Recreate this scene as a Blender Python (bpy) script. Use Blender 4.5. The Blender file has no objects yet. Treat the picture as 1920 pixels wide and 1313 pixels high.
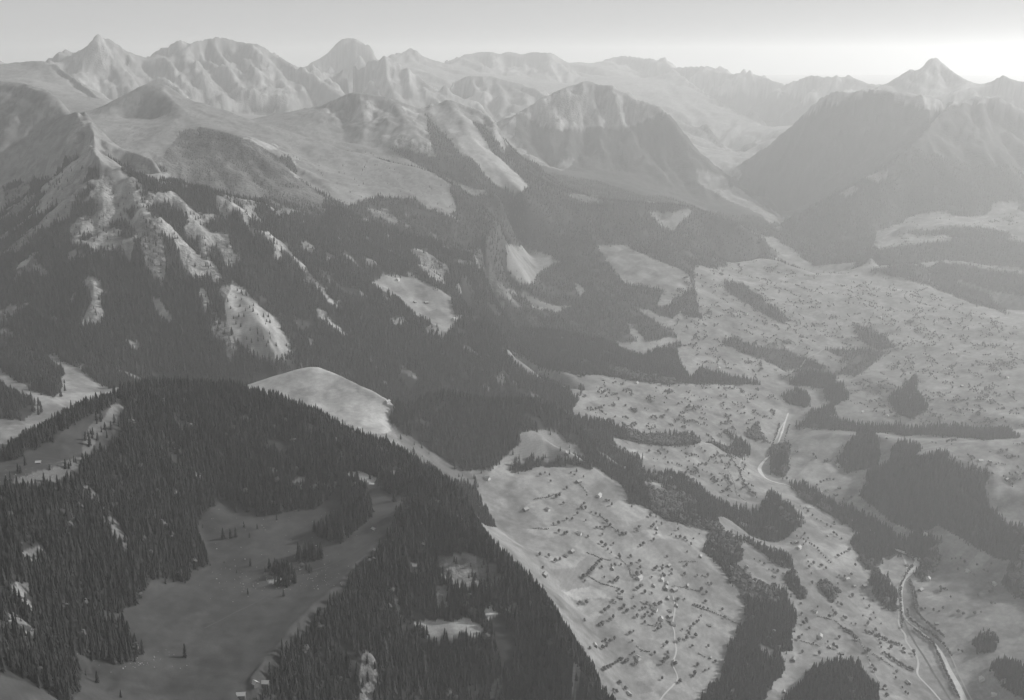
import bpy, bmesh, math, random
import numpy as np
from mathutils import Vector, Matrix

# ------------------------------------------------------------------ camera
FPX = 2059.0                      # focal length in photo pixels (photo 1920 x 1313)
PITCH = math.radians(15.1)
CAMZ = 2300.0
CP, SP = math.cos(PITCH), math.sin(PITCH)
scene = bpy.context.scene
cam_data = bpy.data.cameras.new('camera')
cam_data.sensor_fit = 'HORIZONTAL'
cam_data.sensor_width = 36.0
cam_data.lens = 36.0 * FPX / 1920.0
cam_data.clip_start = 1.0
cam_data.clip_end = 120000.0
cam = bpy.data.objects.new('camera', cam_data)
scene.collection.objects.link(cam)
cam.location = (0, 0, CAMZ)
cam.rotation_euler = (math.pi / 2 - PITCH, 0, 0)
scene.camera = cam

# ------------------------------------------------------------------ sky, sun, exposure
SUN_AZ = math.radians(66.0)       # from the view direction (+Y) towards the right (+X)
SUN_EL = math.radians(28.0)
world = bpy.data.worlds.new('World')
scene.world = world
world.use_nodes = True
wn = world.node_tree
bg = wn.nodes['Background']
sky = wn.nodes.new('ShaderNodeTexSky')
sky.sky_type = 'NISHITA'
sky.sun_disc = False
sky.sun_elevation = SUN_EL
sky.sun_rotation = SUN_AZ
sky.altitude = 2300.0
sky.air_density = 1.0
sky.dust_density = 0.4
hs = wn.nodes.new('ShaderNodeHueSaturation')      # black and white plate: no colour in the light
hs.inputs['Saturation'].default_value = 0.03
wn.links.new(sky.outputs[0], hs.inputs['Color'])
gm = wn.nodes.new('ShaderNodeGamma')              # milky, evenly bright summer sky
gm.inputs['Gamma'].default_value = 0.3
hs.inputs['Value'].default_value = 8.5
wn.links.new(hs.outputs[0], gm.inputs['Color'])
wn.links.new(gm.outputs[0], bg.inputs['Color'])
bg.inputs["Strength"].default_value = 0.15
sun_data = bpy.data.lights.new('sun', 'SUN')
sun_data.energy = 5.0
sun_data.angle = math.radians(0.53)
sun_data.color = (1.0, 0.99, 0.975)
sun = bpy.data.objects.new('sun', sun_data)
scene.collection.objects.link(sun)
sdir = Vector((math.cos(SUN_EL) * math.sin(SUN_AZ), math.cos(SUN_EL) * math.cos(SUN_AZ), math.sin(SUN_EL)))
sun.rotation_euler = sdir.to_track_quat('Z', 'Y').to_euler()
scene.view_settings.view_transform = 'Standard'
scene.view_settings.look = 'None'
scene.view_settings.gamma = 1.0
scene.view_settings.exposure = 0.12
scene.render.engine = 'CYCLES'
scene.cycles.max_bounces = 5
scene.cycles.diffuse_bounces = 2
scene.cycles.glossy_bounces = 1
scene.cycles.transmission_bounces = 1
scene.cycles.volume_bounces = 3
scene.cycles.transparent_max_bounces = 4
scene.cycles.use_denoising = True
scene.cycles.denoiser = 'OPENIMAGEDENOISE'
scene.render.film_transparent = False

# ------------------------------------------------------------------ picture -> place
def tan_dep(py):
    return np.tan(PITCH + np.arctan((np.asarray(py, float) - 656.5) / FPX))

def place(px, py, q):
    """a photo pixel and either a distance (q < 100: kilometres along +Y) or an altitude (q >= 100: metres)"""
    u = (px - 960.0) / FPX
    v = (656.5 - py) / FPX
    dy = CP + v * SP
    dz = -SP + v * CP
    dx = u
    Y = q * 1000.0 if q < 100 else (q - CAMZ) / dz * dy
    return (dx / dy * Y, Y, CAMZ + dz / dy * Y)

def under(px, Ykm, z):
    """a point hidden from the camera: column of the photo, distance, altitude"""
    Y = Ykm * 1000.0
    depth = Y * CP + (CAMZ - z) * SP
    return ((px - 960.0) / FPX * depth, Y, z)

def project(x, y, z):
    d = y * CP + (CAMZ - z) * SP
    v = (y * SP - (CAMZ - z) * CP) / d
    return 960.0 + x / d * FPX, 656.5 - v * FPX, d

# ------------------------------------------------------------------ terrain: break lines (px, py, km or m)
LINES = []      # (points xyz, roughness)
def L(pts, rough, hide=None):
    P = [place(*p) for p in pts]
    LINES.append((P, rough))
    if hide:
        dy, dz = hide
        LINES.append(([(x * (y + dy * 1000) / y, y + dy * 1000, z - dz) for x, y, z in P], rough))
def U(pts, rough):
    LINES.append(([under(*p) for p in pts], rough))

# far skyline
L([(470,190,15),(520,160,15.5),(560,138,16),(578,128,16),(610,100,16),(625,84,16),(640,71,16),(660,68,16),(690,76,16),(700,92,16),(706,113,16),(740,117,16.5),(757,97,17),(770,87,17),(780,90,17),(790,103,17),(812,123,17.2),(852,119,17.5),(870,101,18),(895,97,18),(920,94,18),(940,101,18),(955,96,18),(975,101,18),(1000,97,18),(1030,98,18),(1045,106,18.2),(1062,119,18.5),(1085,116,18.7),(1110,121,19),(1140,111,19),(1170,103,19),(1195,107,18.8),(1220,109,18.5),(1262,126,18),(1290,123,17.8),(1330,125,17.5),(1362,137,17.2),(1395,138,17),(1420,140,16.7),(1435,146,16.5),(1470,158,16),(1495,150,15.4),(1520,140,15),(1560,144,14.8),(1600,146,14.5),(1630,156,14.2),(1650,166,14),(1720,172,14),(1850,175,14),(2100,170,14)], .9, (1.6, 650))
L([(-250,90,15),(-60,100,15),(0,118,14)], .7, (1.5, 500))
# lit slopes under the far skyline
L([(1170,106,19),(1205,135,18.3),(1240,165,17.6)], .9)
L([(1262,128,17.2),(1300,158,16.2),(1350,192,15.2),(1400,222,14.2),(1445,244,13.4)], .9, (.7, 260))
L([(1266,222,13),(1310,242,12.6),(1355,272,12.2),(1392,300,11.7)], .9, (.6, 230))
L([(1470,160,16),(1478,195,15.2),(1470,225,14.4)], .9); L([(1420,262,12.1),(1402,298,11.1)], .8)
L([(920,97,18),(940,150,17.2)], .9); L([(1030,100,18),(1060,165,16.9)], .9)
# left massif
L([(105,119,10.6),(130,108,10.8),(165,88,11),(185,74,11),(200,66,11),(213,78,11),(232,91,11.1),(250,100,11.2),(275,110,11.4),(284,103,11.5),(295,99,11.5),(305,106,11.5),(312,114,11.5),(325,98,11.5),(335,93,11.5),(350,91,11.6),(365,79,11.8),(385,69,12),(395,70,12),(440,75,12.2),(470,79,12.2),(490,90,12.2),(520,106,12.2),(562,126,12.2),(600,150,12),(640,182,11.5),(690,205,11)], 1, (1.2, 600))
L([(150,150,10.3),(230,198,10.1),(300,205,10.3),(360,205,10.6),(440,214,10.9),(490,218,11.0),(600,218,11.0),(660,214,10.8)], .8)
L([(200,68,11),(222,112,10.8),(240,165,10.4)], 1); L([(395,72,12),(425,120,11.7),(470,175,11.3)], 1); L([(350,92,11.6),(352,140,11.1)], 1); L([(480,82,12.2),(550,170,11.6)], 1)
# round dark ridge at the left edge behind the front wall
L([(-250,110,8.6),(-60,117,8.6),(0,122,8.5),(50,114,8.5),(80,112,8.5),(105,119,8.4),(150,150,8.0),(190,184,7.6),(215,200,7.2)], .35, (.6, 260))
# middle ridges, centre
L([(590,138,12.5),(640,126,12.5),(690,113,12.5),(740,121,12.5),(785,142,12.3),(815,168,12.1),(850,196,11.8)], .8, (.9, 380))
L([(820,200,12.2),(850,152,13),(880,139,13),(930,142,13),(990,160,13),(1030,180,12.6),(1055,190,12.4)], .8, (.9, 380))
L([(690,115,12.5),(712,165,12.0),(735,215,11.4)], .9); L([(880,142,13),(900,190,12.4),(930,235,11.8)], .9)
# centre mountain
L([(905,255,9.2),(950,230,9.6),(1000,193,9.8),(1030,178,9.9),(1050,166,10),(1075,157,10),(1100,152,10),(1120,154,10),(1140,156,10),(1165,170,9.95),(1190,186,9.9),(1215,190,9.8),(1240,200,9.7),(1262,232,9.5),(1300,282,9.3),(1345,322,9.1),(1400,362,8.9),(1440,402,8.5),(1468,428,8.2)], .5, (.9, 420))
L([(1100,154,10),(1112,190,9.8),(1130,250,9.45),(1160,330,9.0)], .9); L([(1000,196,9.8),(1010,280,9.3),(1040,330,8.9)], .7); L([(1165,172,9.95),(1190,240,9.6),(1210,290,9.3)], .9)
L([(1240,204,9.7),(1240,300,9.2),(1290,372,8.6)], .7); L([(1345,324,9.1),(1335,380,8.6),(1360,420,8.0)], .5)
# right dark mountain
L([(1385,310,10.7),(1440,276,10.2),(1480,242,10)], .4)
L([(1480,242,10),(1510,210,9.9),(1540,182,9.8),(1560,174,9.7),(1580,172,9.6),(1598,176,9.5),(1620,165,9.5),(1660,168,9.4),(1700,174,9.35),(1740,182,9.3),(1800,189,9.2),(1830,180,9.2),(1850,178,9.2),(1880,184,9.1),(1920,205,9.1),(2050,235,9),(2200,250,9)], .6, (.9, 430))
L([(1440,437,7.9),(1500,401,7.9),(1560,366,7.9),(1600,350,7.9),(1660,315,8.0),(1720,262,8.4),(1760,218,8.9),(1790,190,9.15)], .5, (.25, 90))
L([(1395,320,10.5),(1430,360,9.6),(1462,400,8.9),(1470,425,8.3)], .3)
L([(1840,182,9.2),(1850,260,8.6),(1870,320,8.3)], .7); L([(1740,184,9.3),(1745,240,8.8)], .7)
L([(1450,445,7.6),(1520,452,7.5),(1600,452,7.4),(1645,440,7.5),(1700,405,7.9),(1780,390,7.9),(1860,400,7.7),(1940,385,7.9),(2100,380,7.8)], .3)
# horn on the right
L([(1620,176,11.8),(1650,164,12),(1690,142,12),(1712,133,12),(1728,131,12),(1733,121,12),(1740,110,12),(1750,105,12),(1760,107,12),(1767,116,12),(1785,134,12),(1810,149,12),(1834,167,12),(1850,161,11.6),(1864,150,11.4),(1880,142,11.3),(1895,148,11.2),(1920,153,11.2),(2000,150,11),(2200,160,11)], .45, (1.0, 480))
# rock ridge behind the pastures
L([(440,232,7.2),(480,222,7.4),(520,213,7.4),(560,207,7.4),(600,200,7.4),(625,186,7.35),(640,180,7.35),(660,172,7.3),(685,173,7.3),(710,178,7.3),(750,190,7.3),(770,195,7.3),(795,208,7.3),(820,192,7.35),(842,183,7.4),(875,196,7.4),(900,205,7.35),(925,222,7.3),(960,282,7.1),(1020,331,6.9),(1060,352,6.85)], 1, (.7, 260))
L([(1060,352,6.85),(1080,361,6.8),(1140,377,6.7),(1220,381,6.8),(1290,388,6.9),(1350,404,6.95),(1400,424,7.0),(1436,444,7.1)], .4, (.35, 90))
L([(640,265,6.72),(720,288,6.55),(770,300,6.5),(830,333,6.4),(870,350,6.3)], .3)
L([(842,186,7.4),(880,250,6.9),(930,310,6.6),(985,362,6.35)], .15); L([(800,214,7.25),(850,290,6.6),(900,345,6.3),(940,370,6.1)], .4)
L([(670,175,7.3),(690,230,7.0)], 1); L([(740,190,7.3),(790,270,6.6)], .8)
L([(925,224,7.3),(930,250,7.0)], 1)
# pasture ridge with the shaded peak
L([(178,213,6.0),(205,192,6.1),(240,173,6.2),(262,158,6.25),(290,152,6.3),(312,155,6.3),(330,172,6.25),(342,190,6.2),(380,192,6.25),(420,203,6.25),(480,227,6.2),(560,250,6.1),(640,279,6.0),(720,300,5.9),(800,318,5.8),(850,344,5.7),(900,383,5.6),(935,413,5.5)], .25, (.35, 110))
L([(290,155,6.3),(335,200,6.0),(345,238,5.7)], .4)
L([(345,240,5.7),(380,236,5.65),(420,246,5.6),(470,262,5.55),(520,292,5.5),(560,332,5.4),(610,372,5.2),(650,392,5.0)], .8)
L([(290,300,5.2),(330,338,5.1),(370,350,5.05),(430,366,5.0),(500,372,4.95),(550,395,4.85),(600,440,4.6)], .8)
L([(560,290,5.85),(650,330,5.6),(740,362,5.4),(800,385,5.35),(860,408,5.3)], .1)
# front wall, left
L([(-300,140,5.4),(-100,150,5.3),(0,151,5.2),(50,155,5.1),(88,164,5.0),(110,182,4.95),(128,205,4.9),(145,214,4.85),(160,210,4.8),(172,222,4.75),(185,243,4.65),(215,268,4.55),(250,282,4.45),(285,292,4.4),(305,312,4.3),(330,337,4.2),(352,349,4.08)], .3, (.4, 220))
L([(160,212,4.8),(172,240,4.5),(178,262,4.3),(175,288,4.02),(165,325,3.92),(150,342,3.88),(132,352,3.86),(90,385,3.9),(40,430,3.95),(0,458,4.0),(-100,500,4.0)], .5)
L([(110,190,4.92),(60,255,4.78),(30,330,4.55),(-60,380,4.5)], .35); L([(60,350,4.4),(0,400,4.25)], .35)
L([(230,225,6.02),(265,222,6.03),(300,228,5.95)], .35)
L([(175,290,4.0),(200,296,4.0),(225,306,4.0),(255,318,4.0),(280,335,4.02),(315,346,4.03),(350,351,4.05),(385,358,4.07),(420,369,4.1),(460,383,4.13),(490,378,4.17)], 1, (.3, 120))
L([(490,378,4.17),(510,384,4.2),(545,418,4.25),(570,440,4.3)], .8)
L([(130,440,3.62),(180,455,3.6),(240,440,3.62),(300,420,3.75)], 1)      # foot of the cliffs
L([(360,470,3.75),(410,450,3.8),(470,440,3.9),(530,450,4.0)], 1)
L([(600,462,4.3),(640,420,4.65),(650,395,4.95)], .5)
L([(790,492,4.62),(830,540,4.5),(858,565,4.45)], .5)
L([(858,565,4.45),(900,590,4.42),(935,620,4.35),(945,655,4.28),(975,685,4.22),(1010,712,4.15),(1065,750,4.02)], .5, (.25, 130))
L([(700,535,4.35),(770,545,4.4),(790,590,4.25),(830,622,4.15),(880,610,4.3)], .15)
L([(935,415,5.5),(890,480,5.0),(860,530,4.65)], .4)
L([(440,525,3.7),(490,600,3.52),(520,660,3.45)], .3)
U([(900,5.2,1120),(960,5.0,1060),(1010,4.75,1030),(1060,4.5,1010)], .4)
# foot of the wall
L([(-200,600,1500),(0,640,1450),(60,660,1430),(120,690,1410),(200,728,1380),(300,712,1320),(420,742,1270),(560,742,1210),(700,745,1150),(850,760,1090),(980,770,1030),(1075,775,985)], .3)
# side valley at the left edge
L([(0,700,1440),(60,735,1425),(120,760,1420)], .3); L([(0,790,1432),(60,780,1420),(160,755,1400),(230,720,1385)], .1)
L([(0,740,1445),(40,780,1430)], .3); L([(0,835,1425),(30,820,1422)], .1)
U([(150,2.45,1405),(300,2.75,1360),(450,2.85,1320),(600,2.75,1320),(700,2.65,1310)], .2)
# foreground wooded hill, left
L([(-200,880,1.6),(-60,875,1.66),(0,868,1.72),(60,828,1.8),(110,802,1.87),(160,776,1.95),(205,752,2.05),(250,728,2.15),(290,722,2.2),(330,720,2.25),(430,727,2.25),(480,736,2.25),(520,754,2.25),(560,772,2.25),(600,786,2.25),(640,802,2.27),(680,812,2.28),(720,826,2.3),(750,842,2.3),(800,880,2.25),(840,915,2.15),(870,935,2.1)], .35, (.28, 150))
L([(-200,900,1660),(0,885,1668),(70,873,1665),(150,862,1655)], .15)
L([(120,830,1.83),(190,800,1.93),(230,790,1.98)], .15)
L([(370,985,1450),(385,1062,1448),(330,1090,1452),(290,1112,1460),(210,1160,1478)], .1)
L([(420,948,1456),(470,965,1452),(520,968,1450),(580,950,1453),(640,928,1457),(690,940,1455),(715,950,1458)], .1)
L([(660,905,1468),(680,888,1480),(705,900,1470)], .1)
L([(750,905,1462),(800,915,1452),(830,930,1440)], .3)
L([(60,945,1652),(180,1005,1560),(230,1060,1510),(290,1095,1466)], .4)
L([(-200,960,1690),(0,945,1680),(60,945,1652)], .3)
L([(0,1050,1660),(80,1085,1590),(150,1120,1520),(200,1165,1485),(260,1225,1455)], .3)
L([(-200,1120,1720),(0,1162,1640),(100,1205,1560),(180,1245,1490)], .2)
L([(0,1232,1628),(80,1255,1562),(170,1265,1480)], .3); L([(-200,1313,1740),(0,1313,1640),(90,1305,1590),(200,1300,1480)], .2)
L([(-300,1450,1720),(0,1450,1620),(300,1450,1460)], .2)
# basin
L([(550,1010,1444),(470,1080,1443),(345,1220,1449),(300,1312,1446)], .05); L([(640,1010,1448),(600,1070,1441),(540,1140,1438),(480,1230,1437),(450,1275,1437),(430,1330,1436)], .05)
# foreground wooded hill, centre
L([(470,1278,1438),(525,1206,1440),(567,1161,1444),(612,1118,1447),(657,1076,1450),(697,1036,1454),(720,1010,1458),(740,975,1472),(757,954,1484),(780,945,1490),(830,952,1481),(880,977,1456),(920,1007,1426),(960,1054,1391),(1010,1104,1351),(1045,1162,1311),(1065,1222,1280),(1100,1275,1235),(1145,1325,1180),(1200,1400,1110)], .5)
U([(880,2.2,1250),(960,2.25,1150),(1040,2.2,1060),(1100,2.1,1000),(1160,2.05,950),(1220,1.95,900)], .4)
U([(790,2.12,1430),(830,2.15,1410),(850,2.3,1330)], .4)
L([(800,1060,1396),(850,1075,1384),(910,1090,1362)], .8)
L([(770,1185,1340),(800,1195,1330),(860,1175,1336),(950,1150,1330)], .2); L([(800,1225,1300),(900,1220,1296)], .5)
L([(600,1250,1382),(700,1220,1372)], .5); L([(500,1310,1405),(650,1312,1330),(800,1312,1252),(950,1312,1208),(1060,1312,1188)], .6)
L([(500,1450,1330),(800,1450,1140),(1100,1450,1060)], .5)
# bright dome and wooded hill behind
L([(440,726,1345),(500,703,1372),(545,690,1390),(585,684,1398),(630,694,1390),(690,715,1370),(760,745,1335)], .05, (.22, 110))
L([(600,760,1330),(660,785,1310),(720,795,1298)], .05); L([(560,730,1362),(620,740,1352),(690,755,1330)], .05)
L([(725,800,1296),(760,768,3.22),(800,748,3.25),(830,742,3.26),(890,747,3.26),(935,762,3.25),(990,752,3.32),(1040,752,3.36),(1072,782,3.36),(1105,815,3.36),(1160,862,3.35),(1200,885,3.32)], .3, (.2, 120))
L([(740,815,1285),(790,845,1220),(850,880,1160),(895,892,1125)], .2); L([(960,862,1128),(1000,815,1180),(1040,820,1165),(1090,855,1110)], .1)
L([(870,905,1130),(900,900,1120),(940,890,1110),(960,880,1105)], .1)
U([(850,2.7,1190),(900,2.62,1150)], .2)
# pasture dome and the village slope
L([(940,940,1095),(965,890,1106),(1000,882,1098),(1040,874,1095)], .05, (.05, 10)); L([(1040,874,1095),(1070,869,1092),(1130,891,1062),(1178,915,1030)], .05, (.1, 30))
L([(945,925,1092),(960,960,1075),(985,985,1062)], .1)
L([(900,960,1100),(960,1010,1066),(1000,1030,1050)], .1); L([(1060,1050,1030),(1080,1130,985),(1150,1230,920),(1200,1313,890)], .1)
L([(1060,1000,1045),(1150,985,1012),(1250,1003,952),(1350,1025,902)], .1)
L([(1170,1100,962),(1250,1160,902),(1270,1230,880),(1240,1313,880)], .1)
L([(1300,1100,890),(1380,1160,842),(1360,1250,835),(1330,1330,835)], .1)
L([(1210,920,995),(1270,935,950),(1340,975,905),(1380,1010,880)], .2, (.15, 40))
L([(1340,1010,895),(1400,1075,850),(1440,1130,822),(1440,1230,812),(1380,1330,815)], .3)
L([(1500,1000,830),(1500,1080,806),(1510,1150,786),(1530,1220,772),(1460,1313,790)], .1)
L([(1560,1050,772),(1600,1130,752),(1640,1200,740),(1680,1280,722)], .1)
L([(1480,1325,840),(1510,1290,838),(1545,1268,832),(1600,1270,824),(1640,1310,800)], .3, (.12, 55))
L([(1500,1400,850),(1640,1400,800)], .3)
L([(1410,988,782),(1432,948,845),(1450,934,865),(1470,950,845),(1488,985,782)], .5); U([(1440,3.56,800),(1470,3.56,795)], .4); L([(1410,1012,772),(1450,1020,768),(1490,1015,768)], .1)
L([(1630,1108,745),(1650,1080,785),(1668,1105,745)], .5); L([(1610,1140,735),(1650,1160,712),(1675,1150,706)], .2)
# valley floor: river
RIVER = [(1478,776,767),(1470,800,763),(1462,822,758),(1452,848,753),(1428,868,749),(1422,882,747),(1436,898,744),(1462,906,741),(1500,920,736),(1545,942,730),(1590,965,724),(1630,992,718),(1672,1030,711),(1728,1046,708),(1716,1066,705),(1694,1084,702),(1688,1110,700),(1690,1140,698),(1698,1163,697),(1722,1182,695),(1750,1204,693),(1768,1232,691),(1783,1264,689),(1800,1295,687),(1816,1330,686)]
L(RIVER + [(1860,1420,684)], 0)
L([(1560,960,732),(1620,1010,722),(1660,1075,712),(1665,1150,704),(1700,1215,698),(1740,1280,694),(1770,1340,692)], 0)
L([(1760,1060,712),(1740,1110,706),(1735,1150,702),(1770,1190,699),(1820,1260,695),(1850,1330,692)], 0)
L([(1800,1060,738),(1850,1105,730),(1920,1120,745),(2100,1130,800)], .1); L([(1840,1200,714),(1890,1200,722),(1960,1210,745),(2100,1230,800)], .2)
L([(1850,1250,722),(1900,1305,735),(2000,1350,760)], .2)
# dark hill on the right
L([(1622,940,738),(1660,965,737),(1740,1015,752),(1800,1030,765),(1870,1050,780),(1960,1060,810),(2100,1060,860)], .2)
L([(1640,912,768),(1665,892,830),(1720,872,895),(1770,856,930),(1800,862,925),(1850,880,905),(1890,905,880),(1960,930,885),(2100,940,920)], .4)
L([(1750,960,795),(1850,980,810),(1920,1000,830)], .4)
L([(1700,845,892),(1800,832,925),(1870,826,930),(1960,820,945),(2100,810,970)], .1, (.35, 90))
L([(1480,832,800),(1510,815,826),(1560,810,832),(1620,815,842),(1680,824,848),(1720,825,860)], .1, (.25, 70))
L([(1560,905,738),(1600,880,752),(1660,880,790)], .1); L([(1480,870,765),(1540,870,770)], .1)
# valley floor further back
L([(1075,722,1022),(1120,742,985),(1200,765,930),(1300,765,880),(1400,760,830),(1450,775,790)], .1)
L([(1110,805,1000),(1200,825,930),(1300,832,868),(1400,838,800)], .2)
L([(1130,835,968),(1250,870,900),(1340,915,838),(1410,945,790)], .1)
L([(1200,835,940),(1290,822,905),(1340,830,870)], .1)
L([(1290,712,900),(1380,725,845),(1480,720,800)], .1)
L([(1470,705,830),(1500,697,838),(1540,700,832),(1570,715,815)], .3, (.15, 30)); L([(1530,745,790),(1560,740,805),(1590,745,800)], .3)
L([(1500,770,772),(1600,775,795),(1700,800,805),(1850,808,830),(2000,800,870)], .1)
L([(1560,690,812),(1700,730,852),(1800,762,852),(1900,785,872),(2050,790,900)], .1); L([(1600,720,815),(1680,770,805)], .1)
L([(1580,712,800),(1650,690,822),(1750,660,860),(1850,640,905),(1950,620,940),(2100,600,1000)], .15)
L([(1900,700,905),(1820,690,885)], .1)
L([(1350,620,962),(1450,640,905),(1540,680,835),(1575,700,805)], .1)
L([(1500,600,932),(1600,652,848),(1640,665,835)], .1); L([(1700,600,935),(1760,620,905),(1800,640,885)], .2)
L([(1280,540,1062),(1380,560,1000),(1480,610,925)], .1)
L([(1350,512,1045),(1400,505,1048),(1500,521,1016),(1560,516,1020),(1600,516,1020),(1680,522,1012),(1740,538,992),(1800,560,965),(1870,590,930),(1940,600,930)], .1, (.35, 70))
L([(1395,490,1075),(1430,481,1080),(1455,482,1076),(1500,505,1040)], .15, (.3, 60))
L([(1640,500,1075),(1720,490,1085),(1800,487,1080),(1870,500,1060),(1940,515,1055),(2100,520,1100)], .15, (.3, 70))
L([(1630,470,1120),(1700,455,1130),(1800,445,1150),(1920,450,1150)], .2, (.2, 30)); L([(1690,420,1190),(1760,420,1185),(1900,430,1190)], .2)
U([(1500,7.1,1000),(1620,7.0,1000),(1420,7.3,1010)], .3)
# wooded slope between the front wall and the far valley
L([(1290,395,6.85),(1200,440,6.5),(1130,455,6.3),(1000,470,6.2),(950,455,6.3)], .3)
L([(1120,465,1225),(1170,462,1220),(1220,490,1170),(1290,522,1100),(1310,560,1035)], .1)
L([(950,465,1210),(1000,485,1180),(1030,560,1082),(1100,622,1010),(1200,660,955),(1275,690,920)], .2)
L([(945,545,1150),(1000,575,1090),(1060,580,1070),(1180,600,1020),(1280,590,1010),(1340,600,985)], .2)
L([(980,640,1070),(1060,705,1015),(1150,710,975),(1270,712,910)], .2)
L([(1300,440,7.3),(1380,455,7.2),(1440,470,7.0)], .4)
U([(200,26,1700),(960,28,1600),(1800,26,1600)], .3); U([(-300,44,1500),(960,44,1500),(2300,44,1500)], .2)
U([(0,.45,1450),(960,.5,1050),(1700,.8,800),(2300,1.2,900)], .3)
U([(1300,1.6,780),(1700,1.9,690)], .2)
# ------------------------------------------------------------------ terrain: solve between the break lines
TH0, TH1 = math.radians(-37.0), math.radians(37.0)
LR0, LR1 = math.log(380.0), math.log(45000.0)

def blur(a, n):
    for _ in range(n):
        b = a.copy()
        b[1:-1] = (a[:-2] + 2 * a[1:-1] + a[2:]) * .25
        a = b.copy()
        a[:, 1:-1] = (b[:, :-2] + 2 * b[:, 1:-1] + b[:, 2:]) * .25
    return a

def resize(a, nr, nt):
    r = np.linspace(0, a.shape[0] - 1, nr); t = np.linspace(0, a.shape[1] - 1, nt)
    r0 = np.minimum(r.astype(int), a.shape[0] - 2); t0 = np.minimum(t.astype(int), a.shape[1] - 2)
    fr = (r - r0)[:, None]; ft = (t - t0)[None, :]
    A = a[r0][:, t0]; B = a[r0][:, t0 + 1]; C = a[r0 + 1][:, t0]; D = a[r0 + 1][:, t0 + 1]
    return (A * (1 - ft) + B * ft) * (1 - fr) + (C * (1 - ft) + D * ft) * fr

# dense samples along every line
SX, SY, SZ, SRr = [], [], [], []
for P, rough in LINES:
    P = np.array(P, float)
    for a, b in zip(P[:-1], P[1:]):
        n = max(2, int(np.linalg.norm((b - a)[:2]) / max(6.0, 0.0016 * math.hypot(a[0], a[1]))))
        n = min(n, 600)
        t = np.linspace(0, 1, n, endpoint=False)[:, None]
        S = a + (b - a) * t
        SX.append(S[:, 0]); SY.append(S[:, 1]); SZ.append(S[:, 2]); SRr.append(np.full(n, rough))
    SX.append(P[-1:, 0]); SY.append(P[-1:, 1]); SZ.append(P[-1:, 2]); SRr.append(np.array([rough]))
SX, SY, SZ, SRr = map(np.concatenate, (SX, SY, SZ, SRr))
STH = np.arctan2(SX, SY); SLR = np.log(np.hypot(SX, SY))

NT_F = 720
NR_F = int((LR1 - LR0) / (TH1 - TH0) * NT_F)
Z = None
for f, its in ((32, 400), (16, 300), (8, 260), (4, 220), (2, 110), (1, 45)):
    nt, nr = NT_F // f, NR_F // f
    ti = np.rint((STH - TH0) / (TH1 - TH0) * (nt - 1)).astype(int)
    ri = np.rint((SLR - LR0) / (LR1 - LR0) * (nr - 1)).astype(int)
    ok = (ti >= 0) & (ti < nt) & (ri >= 0) & (ri < nr)
    idx = ri[ok] * nt + ti[ok]
    cnt = np.bincount(idx, minlength=nr * nt).astype(float)
    cz = np.bincount(idx, SZ[ok], minlength=nr * nt); cr = np.bincount(idx, SRr[ok], minlength=nr * nt)
    m = cnt > 0
    cz[m] /= cnt[m]; cr[m] /= cnt[m]
    m = m.reshape(nr, nt); cz = cz.reshape(nr, nt); cr = cr.reshape(nr, nt)
    if Z is None:
        Z = np.full((nr, nt), SZ.mean()); Rg = np.full((nr, nt), .3)
    else:
        Z = resize(Z, nr, nt); Rg = resize(Rg, nr, nt)
    for A, c in ((Z, cz), (Rg, cr)):
        A[m] = c[m]
        for _ in range(its):
            Pd = np.pad(A, 1, mode='edge')
            A[:] = .25 * (Pd[:-2, 1:-1] + Pd[2:, 1:-1] + Pd[1:-1, :-2] + Pd[1:-1, 2:])
            A[m] = c[m]
CREST = blur(m.astype(float), 4); CREST = np.clip(CREST * 4, 0, 1) * np.clip((np.exp(np.linspace(LR0, LR1, NR_F)) - 4500) / 2500, 0, 1)[:, None]
# smooth ground is rounded off, rough ground keeps its edges
Zs1, Zs2 = blur(Z, 1), blur(Z, 12)
far_k = np.clip((np.exp(np.linspace(LR0, LR1, NR_F)) - 6000) / 4000, 0, 1)[:, None]
w = np.clip(np.maximum((Rg - .06) / .3, far_k), 0, 1)
Z = Zs2 * (1 - w) + (Zs1 * (1 - far_k) + Z * far_k) * w

th_f = np.linspace(TH0, TH1, NT_F); lr_f = np.linspace(LR0, LR1, NR_F)
def grid_sample(A, x, y):
    t = (np.arctan2(x, y) - TH0) / (TH1 - TH0) * (A.shape[1] - 1)
    r = (np.log(np.maximum(np.hypot(x, y), 1)) - LR0) / (LR1 - LR0) * (A.shape[0] - 1)
    t = np.clip(t, 0, A.shape[1] - 1.001); r = np.clip(r, 0, A.shape[0] - 1.001)
    t0 = t.astype(int); r0 = r.astype(int); ft = t - t0; fr = r - r0
    return (A[r0, t0] * (1 - ft) + A[r0, t0 + 1] * ft) * (1 - fr) + (A[r0 + 1, t0] * (1 - ft) + A[r0 + 1, t0 + 1] * ft) * fr

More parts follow.
